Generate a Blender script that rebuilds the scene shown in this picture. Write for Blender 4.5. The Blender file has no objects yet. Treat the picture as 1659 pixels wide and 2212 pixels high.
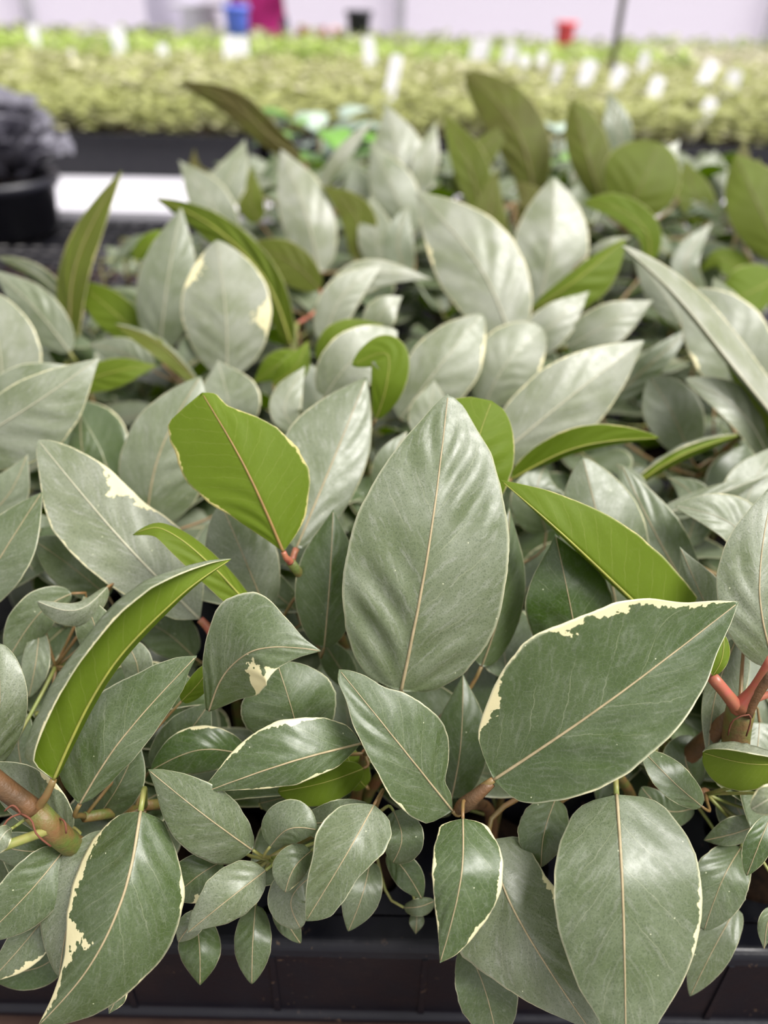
import bpy, math, random
import numpy as np
from mathutils import Vector, Matrix, Euler

# ------------------------------------------------------------------ camera, sky, exposure
FW, FH = 1659, 2212
FPX = 1650.0                       # focal length in pixels of the 1659x2212 frame
PITCH, ROLL = math.radians(34.8), math.radians(1.2)
CAM_Z = 0.316                      # height above the bench top
scene = bpy.context.scene
col = scene.collection
cam_d = bpy.data.cameras.new('camera'); cam = bpy.data.objects.new('camera', cam_d); col.objects.link(cam)
cam.location = (0, 0, CAM_Z)
CAM_R = Euler((math.pi / 2 - PITCH, 0, 0)).to_matrix() @ Matrix.Rotation(ROLL, 3, 'Z')
cam.rotation_euler = CAM_R.to_euler()
cam_d.sensor_fit = 'VERTICAL'; cam_d.sensor_height = 36.0; cam_d.sensor_width = 27.0
cam_d.lens = FPX / FH * 36.0
cam_d.clip_start = 0.01; cam_d.clip_end = 200
cam_d.dof.use_dof = True; cam_d.dof.focus_distance = 0.214; cam_d.dof.aperture_fstop = cam_d.lens / 4.0
scene.camera = cam
CR = np.array(CAM_R)

world = bpy.data.worlds.new('overcast_sky'); scene.world = world; world.use_nodes = True
wn = world.node_tree.nodes; wl_ = world.node_tree.links
bg = wn['Background']
# CIE overcast sky: luminance (1 + 2 sin(elevation)) / 3, slightly lilac as seen through the film roof
tc = wn.new('ShaderNodeTexCoord'); sep = wn.new('ShaderNodeSeparateXYZ'); wl_.new(tc.outputs['Generated'], sep.inputs[0])
mr = wn.new('ShaderNodeMapRange'); mr.inputs['From Min'].default_value = 0; mr.inputs['From Max'].default_value = 1
mr.inputs['To Min'].default_value = 0.64; mr.inputs['To Max'].default_value = 1.0
wl_.new(sep.outputs['Z'], mr.inputs['Value'])
bg.inputs['Color'].default_value = (1.0, 0.97, 0.985, 1)
wl_.new(mr.outputs[0], bg.inputs['Strength'])

sun_d = bpy.data.lights.new('diffused_sun', 'SUN'); sun = bpy.data.objects.new('diffused_sun', sun_d); col.objects.link(sun)
sun_d.energy = 4.8; sun_d.angle = math.radians(32); sun_d.color = (1.0, 0.97, 0.93)
sun.rotation_euler = (math.radians(9), math.radians(30), 0)

scene.view_settings.view_transform = 'Standard'; scene.view_settings.look = 'None'
scene.view_settings.gamma = 1.0; scene.view_settings.use_curve_mapping = False
scene.view_settings.exposure = 0.42
try:
    scene.cycles.use_denoising = True
    scene.cycles.max_bounces = 5; scene.cycles.diffuse_bounces = 2; scene.cycles.glossy_bounces = 2; scene.cycles.transmission_bounces = 4; scene.cycles.adaptive_threshold = 0.05
except Exception:
    pass

rnd = random.Random(7)

# ------------------------------------------------------------------ helpers
def unproj(x, y, z):
    """pixel (1659x2212 frame) and depth along the view axis (m) -> point in the scene"""
    v = CR @ np.array([(x - FW / 2) / FPX * z, (FH / 2 - y) / FPX * z, -z])
    return v + np.array([0, 0, CAM_Z])
def proj(p):
    v = CR.T @ (np.asarray(p) - np.array([0, 0, CAM_Z]))
    z = -v[2]
    return FW / 2 + v[0] / z * FPX, FH / 2 - v[1] / z * FPX, z
def on_plane(x, y, h):
    """where the ray through a pixel meets the horizontal plane at height h"""
    d = CR @ np.array([(x - FW / 2) / FPX, (FH / 2 - y) / FPX, -1.0])
    return np.array([0, 0, CAM_Z]) + d * ((h - CAM_Z) / d[2])
def at_y(x, y, Y):
    """where the ray through a pixel reaches the distance Y from the camera"""
    d = CR @ np.array([(x - FW / 2) / FPX, (FH / 2 - y) / FPX, -1.0])
    return np.array([0, 0, CAM_Z]) + d * (Y / d[1])

def tag(o, label=None, cat=None, group=None, kind=None):
    if label: o['label'] = label
    if cat: o['category'] = cat
    if group: o['group'] = group
    if kind: o['kind'] = kind
    return o
def empty(name, loc):
    o = bpy.data.objects.new(name, None); col.objects.link(o); o.location = loc; o.empty_display_size = .02
    return o
def link_mesh(name, me, mats, parent=None, loc=(0, 0, 0), world_loc=None):
    o = bpy.data.objects.new(name, me); col.objects.link(o)
    for m in (mats if isinstance(mats, (list, tuple)) else [mats]):
        if len(me.materials) < len(mats if isinstance(mats, (list, tuple)) else [mats]): me.materials.append(m)
    if parent is not None: o.parent = parent
    o.location = loc
    return o
def origin(o):
    p = Vector(o.location)
    while o.parent is not None:
        o = o.parent; p = p + Vector(o.location)
    return np.array(p)

class MB:
    def __init__(s): s.v = []; s.f = []; s.mi = []
    def add(s, vs, fs, mi=0):
        b = len(s.v); s.v += [tuple(p) for p in vs]; s.f += [tuple(i + b for i in f) for f in fs]; s.mi += [mi] * len(fs)
        return s
    def box(s, a, b, mi=0):
        x0, y0, z0 = a; x1, y1, z1 = b
        return s.add([(x0, y0, z0), (x1, y0, z0), (x1, y1, z0), (x0, y1, z0), (x0, y0, z1), (x1, y0, z1), (x1, y1, z1), (x0, y1, z1)],
              [(0, 3, 2, 1), (4, 5, 6, 7), (0, 1, 5, 4), (1, 2, 6, 5), (2, 3, 7, 6), (3, 0, 4, 7)], mi)
    def tube(s, pts, rad, n=8, mi=0):
        pts = [np.asarray(p, float) for p in pts]; m = len(pts)
        if not hasattr(rad, '__len__'): rad = [rad] * m
        vs = []; u = None
        for i in range(m):
            t = pts[min(i + 1, m - 1)] - pts[max(i - 1, 0)]; t = t / (np.linalg.norm(t) + 1e-12)
            if u is None:
                u = np.cross(t, [0, 0, 1]) if abs(t[2]) < .9 else np.cross(t, [1, 0, 0])
            u = u - t * np.dot(u, t); u /= np.linalg.norm(u) + 1e-12
            w = np.cross(t, u)
            for k in range(n):
                a = 2 * math.pi * k / n
                vs.append(pts[i] + rad[i] * (math.cos(a) * u + math.sin(a) * w))
        fs = [(i * n + k, i * n + (k + 1) % n, (i + 1) * n + (k + 1) % n, (i + 1) * n + k) for i in range(m - 1) for k in range(n)]
        fs += [tuple(range(n))[::-1], tuple((m - 1) * n + k for k in range(n))]
        return s.add(vs, fs, mi)
    def lathe(s, prof, n=28, c=(0, 0, 0), mi=0):
        vs = [(c[0] + r * math.cos(2 * math.pi * k / n), c[1] + r * math.sin(2 * math.pi * k / n), c[2] + z) for r, z in prof for k in range(n)]
        fs = [(i * n + k, i * n + (k + 1) % n, (i + 1) * n + (k + 1) % n, (i + 1) * n + k) for i in range(len(prof) - 1) for k in range(n)]
        return s.add(vs, fs, mi)
    def mesh(s, name, smooth=True):
        me = bpy.data.meshes.new(name); me.from_pydata(s.v, [], s.f)
        me.polygons.foreach_set('material_index', s.mi)
        if smooth: me.polygons.foreach_set('use_smooth', [True] * len(s.f))
        me.update(); return me
    def build(s, name, mats, parent=None, loc=(0, 0, 0), smooth=True):
        """vertices are relative to loc (and to the parent's origin)"""
        return link_mesh(name, s.mesh(name, smooth), mats, parent, loc)

def bez(pts, n):
    """smooth curve through control points (Catmull-Rom, end-clamped)"""
    P = np.array(pts, float)
    if len(P) == 2: P = np.array([P[0], (P[0] + P[1]) / 2, P[1]])
    # chord-length parameter, natural interpolation by piecewise Hermite
    d = np.r_[0, np.cumsum(np.linalg.norm(np.diff(P[:, :2] if P.shape[1] > 2 and abs(P[:, 0]).max() > 20 else P, axis=0), axis=1))]; d /= d[-1]
    m = np.zeros_like(P)
    for i in range(len(P)):
        if i == 0: m[i] = (P[1] - P[0]) / (d[1] - d[0])
        elif i == len(P) - 1: m[i] = (P[-1] - P[-2]) / (d[-1] - d[-2])
        else: m[i] = (P[i + 1] - P[i - 1]) / (d[i + 1] - d[i - 1])
    if len(P) > 2:
        m[0] = 1.5 * (P[1] - P[0]) / (d[1] - d[0]) - .5 * m[1]
        m[-1] = 1.5 * (P[-1] - P[-2]) / (d[-1] - d[-2]) - .5 * m[-2]
    out = []
    for t in np.linspace(0, 1, n):
        i = min(np.searchsorted(d, t, side='right') - 1, len(P) - 2); h = d[i + 1] - d[i]; u = (t - d[i]) / h
        out.append((2 * u**3 - 3 * u**2 + 1) * P[i] + (u**3 - 2 * u**2 + u) * h * m[i] + (-2 * u**3 + 3 * u**2) * P[i + 1] + (u**3 - u**2) * h * m[i + 1])
    return np.array(out)

# ------------------------------------------------------------------ materials
class NT:
    def __init__(s, name):
        s.m = bpy.data.materials.new(name); s.m.use_nodes = True; s.t = s.m.node_tree; s.n = s.t.nodes; s.l = s.t.links
        for x in list(s.n): s.n.remove(x)
        s.out = s.n.new('ShaderNodeOutputMaterial')
    def node(s, kind, ins=None, **kw):
        x = s.n.new('ShaderNode' + kind)
        for k, v in kw.items(): setattr(x, k, v)
        for k, v in (ins or {}).items(): s.set(x.inputs[k], v)
        return x
    def set(s, sock, v):
        if hasattr(v, 'is_output'): s.l.new(v, sock)
        elif hasattr(v, 'outputs'): s.l.new(v.outputs[0], sock)
        else:
            if isinstance(v, (tuple, list)) and len(v) == 3 and sock.type == 'RGBA': v = (*v, 1)
            sock.default_value = v
    def math(s, op, a, b=None, c=None, clamp=False):
        x = s.n.new('ShaderNodeMath'); x.operation = op; x.use_clamp = clamp
        for i, v in enumerate((a, b, c)):
            if v is not None: s.set(x.inputs[i], v)
        return x.outputs[0]
    def ramp(s, v, a, b, lo=0.0, hi=1.0):
        x = s.node('MapRange', {'Value': v, 'From Min': a, 'From Max': b, 'To Min': lo, 'To Max': hi}); x.interpolation_type = 'SMOOTHSTEP'
        return x.outputs[0]
    def mix(s, f, a, b, mode='MIX'):
        x = s.n.new('ShaderNodeMix'); x.data_type = 'RGBA'; x.blend_type = mode
        s.set(x.inputs['Factor'], f); s.set(x.inputs['A'], a); s.set(x.inputs['B'], b)
        return x.outputs['Result']
    def noise(s, scale, detail=3, vec=None, rough=.55):
        x = s.node('TexNoise', {'Scale': scale, 'Detail': detail, 'Roughness': rough})
        if vec is not None: s.l.new(vec, x.inputs['Vector'])
        return x.outputs['Fac']
    def bsdf(s, **ins):
        x = s.n.new('ShaderNodeBsdfPrincipled')
        for k, v in ins.items(): s.set(x.inputs[k.replace('_', ' ')], v)
        return x

def simple(name, c, rough=.6, spec=.5, noise=0.0, scale=30, c2=None, bump=0.0, metal=0.0):
    t = NT(name); tcn = t.node('TexCoord').outputs['Object']
    colr = c
    if noise or c2:
        f = t.noise(scale, 4, tcn)
        colr = t.mix(t.ramp(f, .3, .7), c, c2 or tuple(x * (1 - noise) for x in c))
    b = t.bsdf(Base_Color=colr, Roughness=rough, Metallic=metal)
    b.inputs['Specular IOR Level'].default_value = spec
    if bump:
        bp = t.node('Bump', {'Strength': bump, 'Distance': .001, 'Height': t.noise(scale * 6, 4, tcn)}); t.l.new(bp.outputs[0], b.inputs['Normal'])
    t.l.new(b.outputs[0], t.out.inputs['Surface']); return t.m

def leaf_material(under):
    t = NT('leaf_underside' if under else 'leaf_upper_side')
    uv = t.node('UVMap').outputs[0]
    sp = t.node('SeparateXYZ', {'Vector': uv}); u, v = sp.outputs[0], sp.outputs[1]
    s = t.math('ABSOLUTE', t.math('SUBTRACT', t.math('MULTIPLY', v, 2.0), 1.0))
    ob = t.node('TexCoord').outputs['Object']
    oi = t.node('ObjectInfo').outputs['Random']
    at = t.node('Attribute', attribute_name='leafdata', attribute_type='GEOMETRY')
    ac = t.node('SeparateColor', {'Color': at.outputs['Color']}); mar, tint, pale = ac.outputs[0], ac.outputs[1], ac.outputs[2]
    shift = t.node('VectorMath', {0: ob, 1: t.node('CombineXYZ', {'X': t.math('MULTIPLY', oi, 9.0), 'Y': t.math('MULTIPLY', oi, 5.0), 'Z': 0.0}).outputs[0]}, operation='ADD').outputs[0]
    big = t.noise(55, 1, shift); fine = t.noise(1600, 1, shift, .7); mid = t.noise(260, 2, shift)
    # secondary veins leave the midrib at an angle and curve towards the tip
    ph = t.math('SUBTRACT', t.math('MULTIPLY', u, 6.0), t.math('MULTIPLY', t.math('POWER', s, .85), 1.9))
    ph = t.math('ADD', ph, t.math('MULTIPLY', t.math('SUBTRACT', mid, .5), .22))
    fr = t.math('ABSOLUTE', t.math('SUBTRACT', t.math('FRACT', ph), .5))
    vein = t.math('MULTIPLY', t.math('MULTIPLY', t.ramp(fr, .020, .0), t.ramp(s, .90, .6)), t.ramp(big, .35, .6))
    # fine net of veinlets
    vor = t.node('TexVoronoi', {'Vector': shift, 'Scale': 620.0}, feature='DISTANCE_TO_EDGE').outputs['Distance']
    net = t.ramp(t.math('ADD', vor, t.math('MULTIPLY', t.math('SUBTRACT', fine, .5), .05)), .05, .0)
    # pale dots
    vd = t.node('TexVoronoi', {'Vector': shift, 'Scale': 430.0})
    vsel = t.node('SeparateColor', {'Color': vd.outputs['Color']}).outputs[0]
    dots = t.math('MULTIPLY', t.ramp(vd.outputs['Distance'], .115, .07), t.math('GREATER_THAN', vsel, .93))
    # cream margin with a ragged inner edge
    nb = t.noise(420, 2, shift, .6)
    edge = t.math('SUBTRACT', 1.0, s)
    lim = t.math('MULTIPLY', mar, t.ramp(nb, .25, .75, .45, 1.5))
    cream = t.ramp(t.math('SUBTRACT', lim, edge), -.006, .012)
    rim = t.ramp(s, .955, .995)
    if under:
        c = t.mix(tint, (.165, .235, .018), (.135, .115, .036))
        c = t.mix(t.math('MULTIPLY', t.ramp(big, .35, .7), .25), c, (.22, .30, .04))
        pu = t.math('SUBTRACT', t.math('MULTIPLY', u, 13.0), t.math('MULTIPLY', t.math('POWER', s, .85), 2.6)); pu = t.math('ADD', pu, t.math('MULTIPLY', t.math('SUBTRACT', mid, .5), .5))
        fu = t.math('ABSOLUTE', t.math('SUBTRACT', t.math('FRACT', pu), .5)); vein = t.math('MULTIPLY', t.ramp(fu, .045, .0), t.ramp(s, .96, .7))
        c = t.mix(t.math('MULTIPLY', vein, .24), c, (.46, .48, .14))
        c = t.mix(t.math('MULTIPLY', net, .10), c, (.40, .45, .14))
        c = t.mix(cream, c, (.72, .66, .30)); c = t.mix(t.math('MULTIPLY', rim, .6), c, (.66, .62, .36))
        rough, spec, tr, trc = .55, .25, .60, t.mix(tint, (.40, .55, .04), (.26, .22, .06))
    else:
        c = t.mix(pale, (.030, .062, .007), (.215, .235, .140))
        c = t.mix(t.math('MULTIPLY', t.ramp(big, .3, .7), .6), c, t.mix(pale, (.054, .092, .019), (.45, .45, .395)))
        streak = t.node('TexNoise', {'Vector': t.node('CombineXYZ', {'X': t.math('MULTIPLY', ph, 5.0), 'Y': t.math('MULTIPLY', s, 3.0), 'Z': t.math('MULTIPLY', oi, 50.0)}).outputs[0], 'Scale': 1.6, 'Detail': 2.5}).outputs['Fac']
        c = t.mix(t.math('MULTIPLY', t.ramp(streak, .5, .72), t.math('ADD', .06, t.math('MULTIPLY', pale, .40))), c, (.43, .43, .39))
        c = t.mix(t.math('MULTIPLY', t.ramp(t.noise(2300, 1, shift, .6), .53, .64), .45), c, (.030, .050, .020))
        c = t.mix(t.math('MULTIPLY', t.ramp(mid, .5, .75), .08), c, (.30, .34, .26))
        c = t.mix(t.math('MULTIPLY', net, .13), c, (.36, .40, .30))
        c = t.mix(t.math('MULTIPLY', vein, .38), c, (.38, .40, .26))
        c = t.mix(t.math('MULTIPLY', dots, .8), c, (.62, .64, .42))
        c = t.mix(cream, c, (.74, .68, .40)); c = t.mix(t.math('MULTIPLY', rim, .55), c, (.60, .60, .42))
        rough, spec, tr, trc = t.ramp(mid, .3, .7, .33, .46), .62, .24, (.36, .50, .05)
    h = t.math('ADD', t.math('MULTIPLY', fine, .12), t.math('MULTIPLY', t.noise(260, 1, ob), .3))
    bp = t.node('Bump', {'Strength': .35, 'Distance': .0006, 'Height': h})
    b = t.bsdf(Base_Color=c, Roughness=rough); b.inputs['Specular IOR Level'].default_value = spec
    t.l.new(bp.outputs[0], b.inputs['Normal'])
    trn = t.node('BsdfTranslucent', {'Color': t.mix(cream, trc, (.8, .72, .4)), 'Normal': bp.outputs[0]})
    mx = t.node('MixShader', {0: tr, 1: b.outputs[0], 2: trn.outputs[0]})
    t.l.new(mx.outputs[0], t.out.inputs['Surface'])
    return t.m
M_TOP, M_UND = leaf_material(False), leaf_material(True)
M_RIBT = simple('midrib_tan', (.36, .29, .17), .5, .4, c2=(.27, .22, .12), scale=300)
M_RIBU = simple('midrib_amber', (.25, .15, .045), .5, .4, c2=(.20, .12, .04), scale=300)
M_RIBG = simple('midrib_yellow_green', (.27, .28, .05), .5, .3, c2=(.22, .22, .05), scale=300)
M_RIBP = simple('midrib_pale', (.40, .39, .28), .5, .4, c2=(.34, .33, .23), scale=300)
M_RIBO = simple('midrib_olive', (.17, .15, .05), .5, .3, c2=(.14, .12, .04), scale=300)
M_PET = {'r': simple('petiole_red', (.36, .085, .065), .4, .5, c2=(.28, .11, .05), scale=200),
         'b': simple('petiole_brown', (.20, .105, .038), .45, .5, c2=(.14, .10, .03), scale=200),
         'g': simple('petiole_green', (.17, .21, .045), .45, .5, c2=(.22, .20, .06), scale=200)}
M_STEM = simple('stem_green', (.085, .12, .022), .5, .4, c2=(.16, .075, .03), scale=130, bump=.3)
M_STEMB = simple('stem_brown', (.12, .058, .022), .5, .4, c2=(.075, .042, .018), scale=160, bump=.3)
M_ROOT = simple('root_thread', (.14, .05, .03), .7, .2)
M_BLACK = simple('black_plastic', (.0075, .0078, .012), .38, .45, c2=(.013, .0125, .016), scale=60, bump=.15)
M_SOIL = simple('potting_soil', (.035, .02, .012), .95, .1, c2=(.012, .008, .006), scale=260, bump=.8)

# ------------------------------------------------------------------ leaf surfaces
def wprof(t, a, b):
    """blade half-width along the leaf: rounded base, drawn-out tip (a, b: base and tip sharpness)"""
    t = np.clip(t, 0, 1); pk = min(max(.02 + a / (a + b), .40), .53); p = math.log(.5) / math.log(pk)
    k = a * .95 + (b * 1.3 - a * .95) * t * t * (3 - 2 * t)
    return np.clip(np.sin(math.pi * t**p), 0, 1)**k

def leaf_mesh(name, G, S, T, mid, mar, tint, pale, up_sign, th=.00035):
    """closed thin leaf blade: grid G[n,m,3]; S across (-1..1), T along; two skins joined by a rim"""
    n, m = G.shape[:2]
    du = np.gradient(G, axis=0); dv = np.gradient(G, axis=1)
    N = np.cross(du, dv); N /= np.linalg.norm(N, axis=2, keepdims=True) + 1e-15
    N *= up_sign
    thk = th * (.35 + .65 * (1 - np.abs(S)**4))[..., None]
    A = (G + N * thk / 2).reshape(-1, 3); B = (G - N * thk / 2).reshape(-1, 3)
    V = np.vstack([A, B]); K = n * m
    i, j = np.meshgrid(np.arange(n - 1), np.arange(m - 1), indexing='ij')
    q = np.stack([i * m + j, (i + 1) * m + j, (i + 1) * m + j + 1, i * m + j + 1], -1).reshape(-1, 4)
    q = np.vstack([q[:, [0, 1, 2]], q[:, [0, 2, 3]]])      # both skins share the same diagonals
    qt = q if up_sign > 0 else q[:, ::-1]
    qb = (q + K)[:, ::-1] if up_sign > 0 else q + K
    loop = [(0, b) for b in range(m)] + [(a, m - 1) for a in range(1, n)] + [(n - 1, b) for b in range(m - 2, -1, -1)] + [(a, 0) for a in range(n - 2, 0, -1)]
    L = np.array([a * m + b for a, b in loop]); L2 = np.roll(L, -1)
    r = np.stack([L, L2, L2 + K, L + K], -1)
    r = r if up_sign > 0 else r[:, ::-1]
    r = np.vstack([r[:, [0, 1, 2]], r[:, [0, 2, 3]]])
    F = np.vstack([qt, qb, r])
    me = bpy.data.meshes.new(name); me.from_pydata(V.tolist(), [], F.tolist())
    mi = np.r_[np.zeros(len(qt), int), np.ones(len(qb), int), np.zeros(len(r), int)]
    me.polygons.foreach_set('material_index', mi)
    me.polygons.foreach_set('use_smooth', np.ones(len(F), bool))
    uvp = np.stack([T, S * .5 + .5], -1).reshape(-1, 2); uvp = np.vstack([uvp, uvp])
    uvl = me.uv_layers.new(name='UVMap'); uvl.data.foreach_set('uv', uvp[F.reshape(-1)].reshape(-1).astype(np.float32))
    ca = me.color_attributes.new('leafdata', 'FLOAT_COLOR', 'POINT')
    cd = np.zeros((2 * K, 4), np.float32); cd[:, 0] = np.r_[mar.reshape(-1), mar.reshape(-1)]; cd[:, 1] = tint; cd[:, 2] = pale; cd[:, 3] = 1
    ca.data.foreach_set('color', cd.reshape(-1))
    me.materials.append(M_TOP); me.materials.append(M_UND); me.update()
    return me, N

def s_columns(m):
    return np.sin(np.linspace(-1, 1, m) * math.pi / 2) * .35 + np.linspace(-1, 1, m) * .65

PLANTS = {}
HERO = []
def plant(key, label, hub=None, stem=M_STEM, root=None, sr=.0019):
    PLANTS[key] = dict(label=label, hub=None if hub is None else unproj(*hub), stem=stem, leaves=[], root=root, sr=sr)

def leaf(key, pts, wl, wr, dl=0.0, dr=0.0, side=1, a=.55, b=.85, mar=.015, blot=(), tint=0.0, pale=.3, curl=(9, 9), q=1.0,
         pet='b', wav=.02, n=34, m=19, cup=0.0, nopet=False, rib=1.0, ex=1.25, PL=None, PR=None, OL=None, OR=None):
    """one leaf blade from midrib points (pixel x, y, depth m), half-widths in pixels left / right of the base-to-tip direction and how far
    (mm) each margin lies behind (+) or in front (-) of the midrib; side = +1 upper side towards the camera, -1 underside"""
    if n > 30: n, m = (int(n * 1.45), int(m * 1.45) // 2 * 2 + 1) if n >= 36 else (n + 6, m + 4)
    C = bez(pts, n); tt = np.linspace(0, 1, n); ss = s_columns(m)
    D = np.gradient(C[:, :2], axis=0); D /= np.linalg.norm(D, axis=1, keepdims=True) + 1e-9
    Nl = np.stack([D[:, 1], -D[:, 0]], -1)
    rs = random.Random(int(pts[0][0] * 7 + pts[-1][1] * 13))
    W = wprof(tt, a, b)
    def own(pp):        # an own outline: half-widths in pixels at given places along the leaf
        q_ = bez([(x_, y_) for x_, y_ in pp], 80); return np.clip(np.interp(tt, q_[:, 0], q_[:, 1]), 0, None)
    WS = [W, W]
    if PL: WS[0] = own(PL) / wl
    if PR: WS[1] = own(PR) / wr
    def traced(pp, sg, cu):    # an own outline given as points of the margin
        q_ = [(0.0, 0.0), (1.0, 0.0)]
        for P_ in pp:
            v_ = np.array(P_) - C[:, :2]; al = np.abs((v_ * D).sum(1)) + .15 * np.linalg.norm(v_, axis=1); i_ = int(np.argmin(al))
            q_.append((min(max(tt[i_], .012), .99), max(sg * float((v_[i_] * Nl[i_]).sum()), 2.0) / min(cu, 1)))
        q_.sort(); x_ = np.array([p[0] for p in q_]); y_ = np.array([p[1] for p in q_])
        w_ = np.interp(tt, x_, y_); k_ = np.array([1, 2, 1.]) / 4
        w2 = np.convolve(np.r_[w_[0], w_, w_[-1]], k_, 'valid'); w2[0] = 0; w2[-1] = 0
        return w2
    if OL: WS[0] = traced(OL, 1, curl[0]) / wl
    if OR: WS[1] = traced(OR, -1, curl[1]) / wr
    jit = [np.convolve(np.array([rs.uniform(-1, 1) for _ in range(n + 6)]), np.ones(max(3, n // 12)) / max(3, n // 12), 'same')[3:-3] * wav * 1.2 for _ in range(2)]
    ph1, ph2 = rs.uniform(0, 6), rs.uniform(0, 6)
    G = np.zeros((n, m, 3)); T = np.zeros((n, m)); S = np.zeros((n, m)); MA = np.zeros((n, m))
    for jx, s in enumerate(ss):
        k = 0 if s < 0 else 1; A = abs(s)
        w, dz, cu = ((wl, dl, curl[0]), (wr, dr, curl[1]))[k]
        Wk = WS[k] * (1 + jit[k] * A)
        e = A if A <= cu else cu - (A - cu) * .75
        zc = 0 if A <= cu else -(A - cu) * .012 * (1 if True else -1)
        off = Wk * w * e
        d = C[:, 2] + Wk * (dz * A**ex / 1000 + zc) - cup / 1000 * W * (A * A) + .0006 * np.sin(tt * 9 + (ph1, ph2)[k]) * A * A * W
        px = C[:, 0] + (Nl[:, 0] * off if k == 0 else -Nl[:, 0] * off)
        py = C[:, 1] + (Nl[:, 1] * off if k == 0 else -Nl[:, 1] * off)
        for i in range(n): G[i, jx] = unproj(px[i], py[i], d[i])
        T[:, jx] = tt; S[:, jx] = s
        base_m = mar * (.8 + .5 * np.sin(tt * 17 + (ph1, ph2)[k]) + (.9 if mar > .03 else 0) * np.clip(tt - .75, 0, 1))
        for (bk, bt, bw, bd) in blot:
            if bk == k: base_m = np.maximum(base_m, bd * np.exp(-((tt - bt) / bw)**2))
        MA[:, jx] = base_m
    du = np.gradient(G, axis=0); dv = np.gradient(G, axis=1); N = np.cross(du, dv); N /= np.linalg.norm(N, axis=2, keepdims=True) + 1e-15
    tocam = np.array([0, 0, CAM_Z]) - G[n // 2, m // 2]
    us = 1 if np.dot(N[n // 2, m // 2 + (2 if wr >= wl else -2)], tocam) > 0 else -1
    us *= side
    length = np.linalg.norm(np.diff(G[:, m // 2], axis=0), axis=1).sum()
    # raised pillows between the side veins, sunken midrib
    Aq = np.abs(S)
    q *= .5 if pale > .6 else 1
    if pale > .55 and side > 0: MA = np.maximum(MA, .032)  # cream margin of pale leaves, widened to paint in bright edge light too
    fq = 5.2 + 1.6 * rs.random(); lr = np.where(S < 0, 0, .35 + .3 * rs.random())
    env = .55 + .45 * np.sin(T * (5 + 3 * rs.random()) + ph2 + np.where(S < 0, 0, 1.9)) 
    qd = q * length * .0062 * env * np.sin(2 * math.pi * (T * fq * .85 + .12 * np.sin(T * 11 + ph1) - Aq**.85 * 1.7 + lr)) * np.clip(Aq * 4, 0, 1) * np.clip((1 - Aq) * 3, 0, 1) * np.clip(T * 5, 0, 1) * np.clip((.96 - T) * 2.4, 0, 1)
    G = G + N * us * qd[..., None]
    base = G[0, m // 2].copy()
    HERO.append(G.copy())
    PLANTS[key]['leaves'].append(dict(G=G - base, S=S, T=T, MA=MA, us=us, base=base, tint=tint, pale=pale, pet=pet, nopet=nopet, side=side, length=length, rib=rib))
    return base

# ------------------------------------------------------------------ the plants of the near trays, leaf by leaf
L = leaf
plant('centre', 'plant with the tall upright oval grey-green leaf at the centre of the front row', (905, 1590, .245))
L('centre', [(866, 1494, .228), (925, 1190, .220), (968, 850, .232)], 178, 172, dl=3, dr=4, a=.42, b=.56, pale=.40, q=2.1, wav=.02, n=44, m=25, mar=.006,
  OL=[(845,1490), (800,1468), (765,1420), (748,1360), (740,1300), (742,1235), (755,1170), (775,1106), (805,1043), (845,980), (875,945), (902,915), (935,875), (955,855)],
  OR=[(930,1500), (1000,1460), (1045,1405), (1068,1360), (1085,1300), (1097,1235), (1100,1170), (1093,1106), (1082,1043), (1060,980), (1025,915), (1000,873), (980,856)])
L('centre', [(1040, 1440, .250), (1085, 1290, .244), (1100, 1095, .25)], 45, 48, dl=-2, dr=8, pale=.15, mar=.02)
L('centre', [(975, 1725, .243), (995, 1610, .240), (1000, 1455, .248)], 60, 60, dl=4, dr=2, pale=.1, tint=0, q=.6)
L('centre', [(760, 1480, .262), (720, 1420, .258), (690, 1370, .26)], 32, 34, pale=.15, dl=2)

plant('upturned', 'plant with a bright yellow-green oval leaf turned underside out, left of centre', (628, 1215, .243))
L('upturned', [(612, 1192, .240), (530, 1010, .236), (436, 848, .240)], 138, 128, dl=4, dr=5, side=-1, a=.80, b=.46, pet='r', q=.8, mar=.045, wav=.03, n=36, m=21, rib=1.3,
  OL=[(575,1165), (510,1125), (450,1085), (405,1045), (385,1000), (368,950), (360,910), (375,872), (405,852)],
  OR=[(640,1155), (660,1110), (670,1050), (665,1010), (640,965), (600,925), (545,895), (490,875), (465,850)])
L('upturned', [(640, 1185, .262), (705, 1030, .270), (792, 815, .285)], 118, 72, dl=2, dr=3, pale=.5, a=.6, b=.7, pet='r')
L('upturned', [(575, 1320, .262), (530, 1210, .258), (478, 1088, .262)], 78, 72, dl=3, dr=3, pale=.45, a=.5, b=.5)
L('upturned', [(700, 1400, .250), (712, 1260, .246), (720, 1100, .252)], 74, 62, dl=3, dr=5, pale=.12, a=.6, b=.8, mar=.02)

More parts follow.
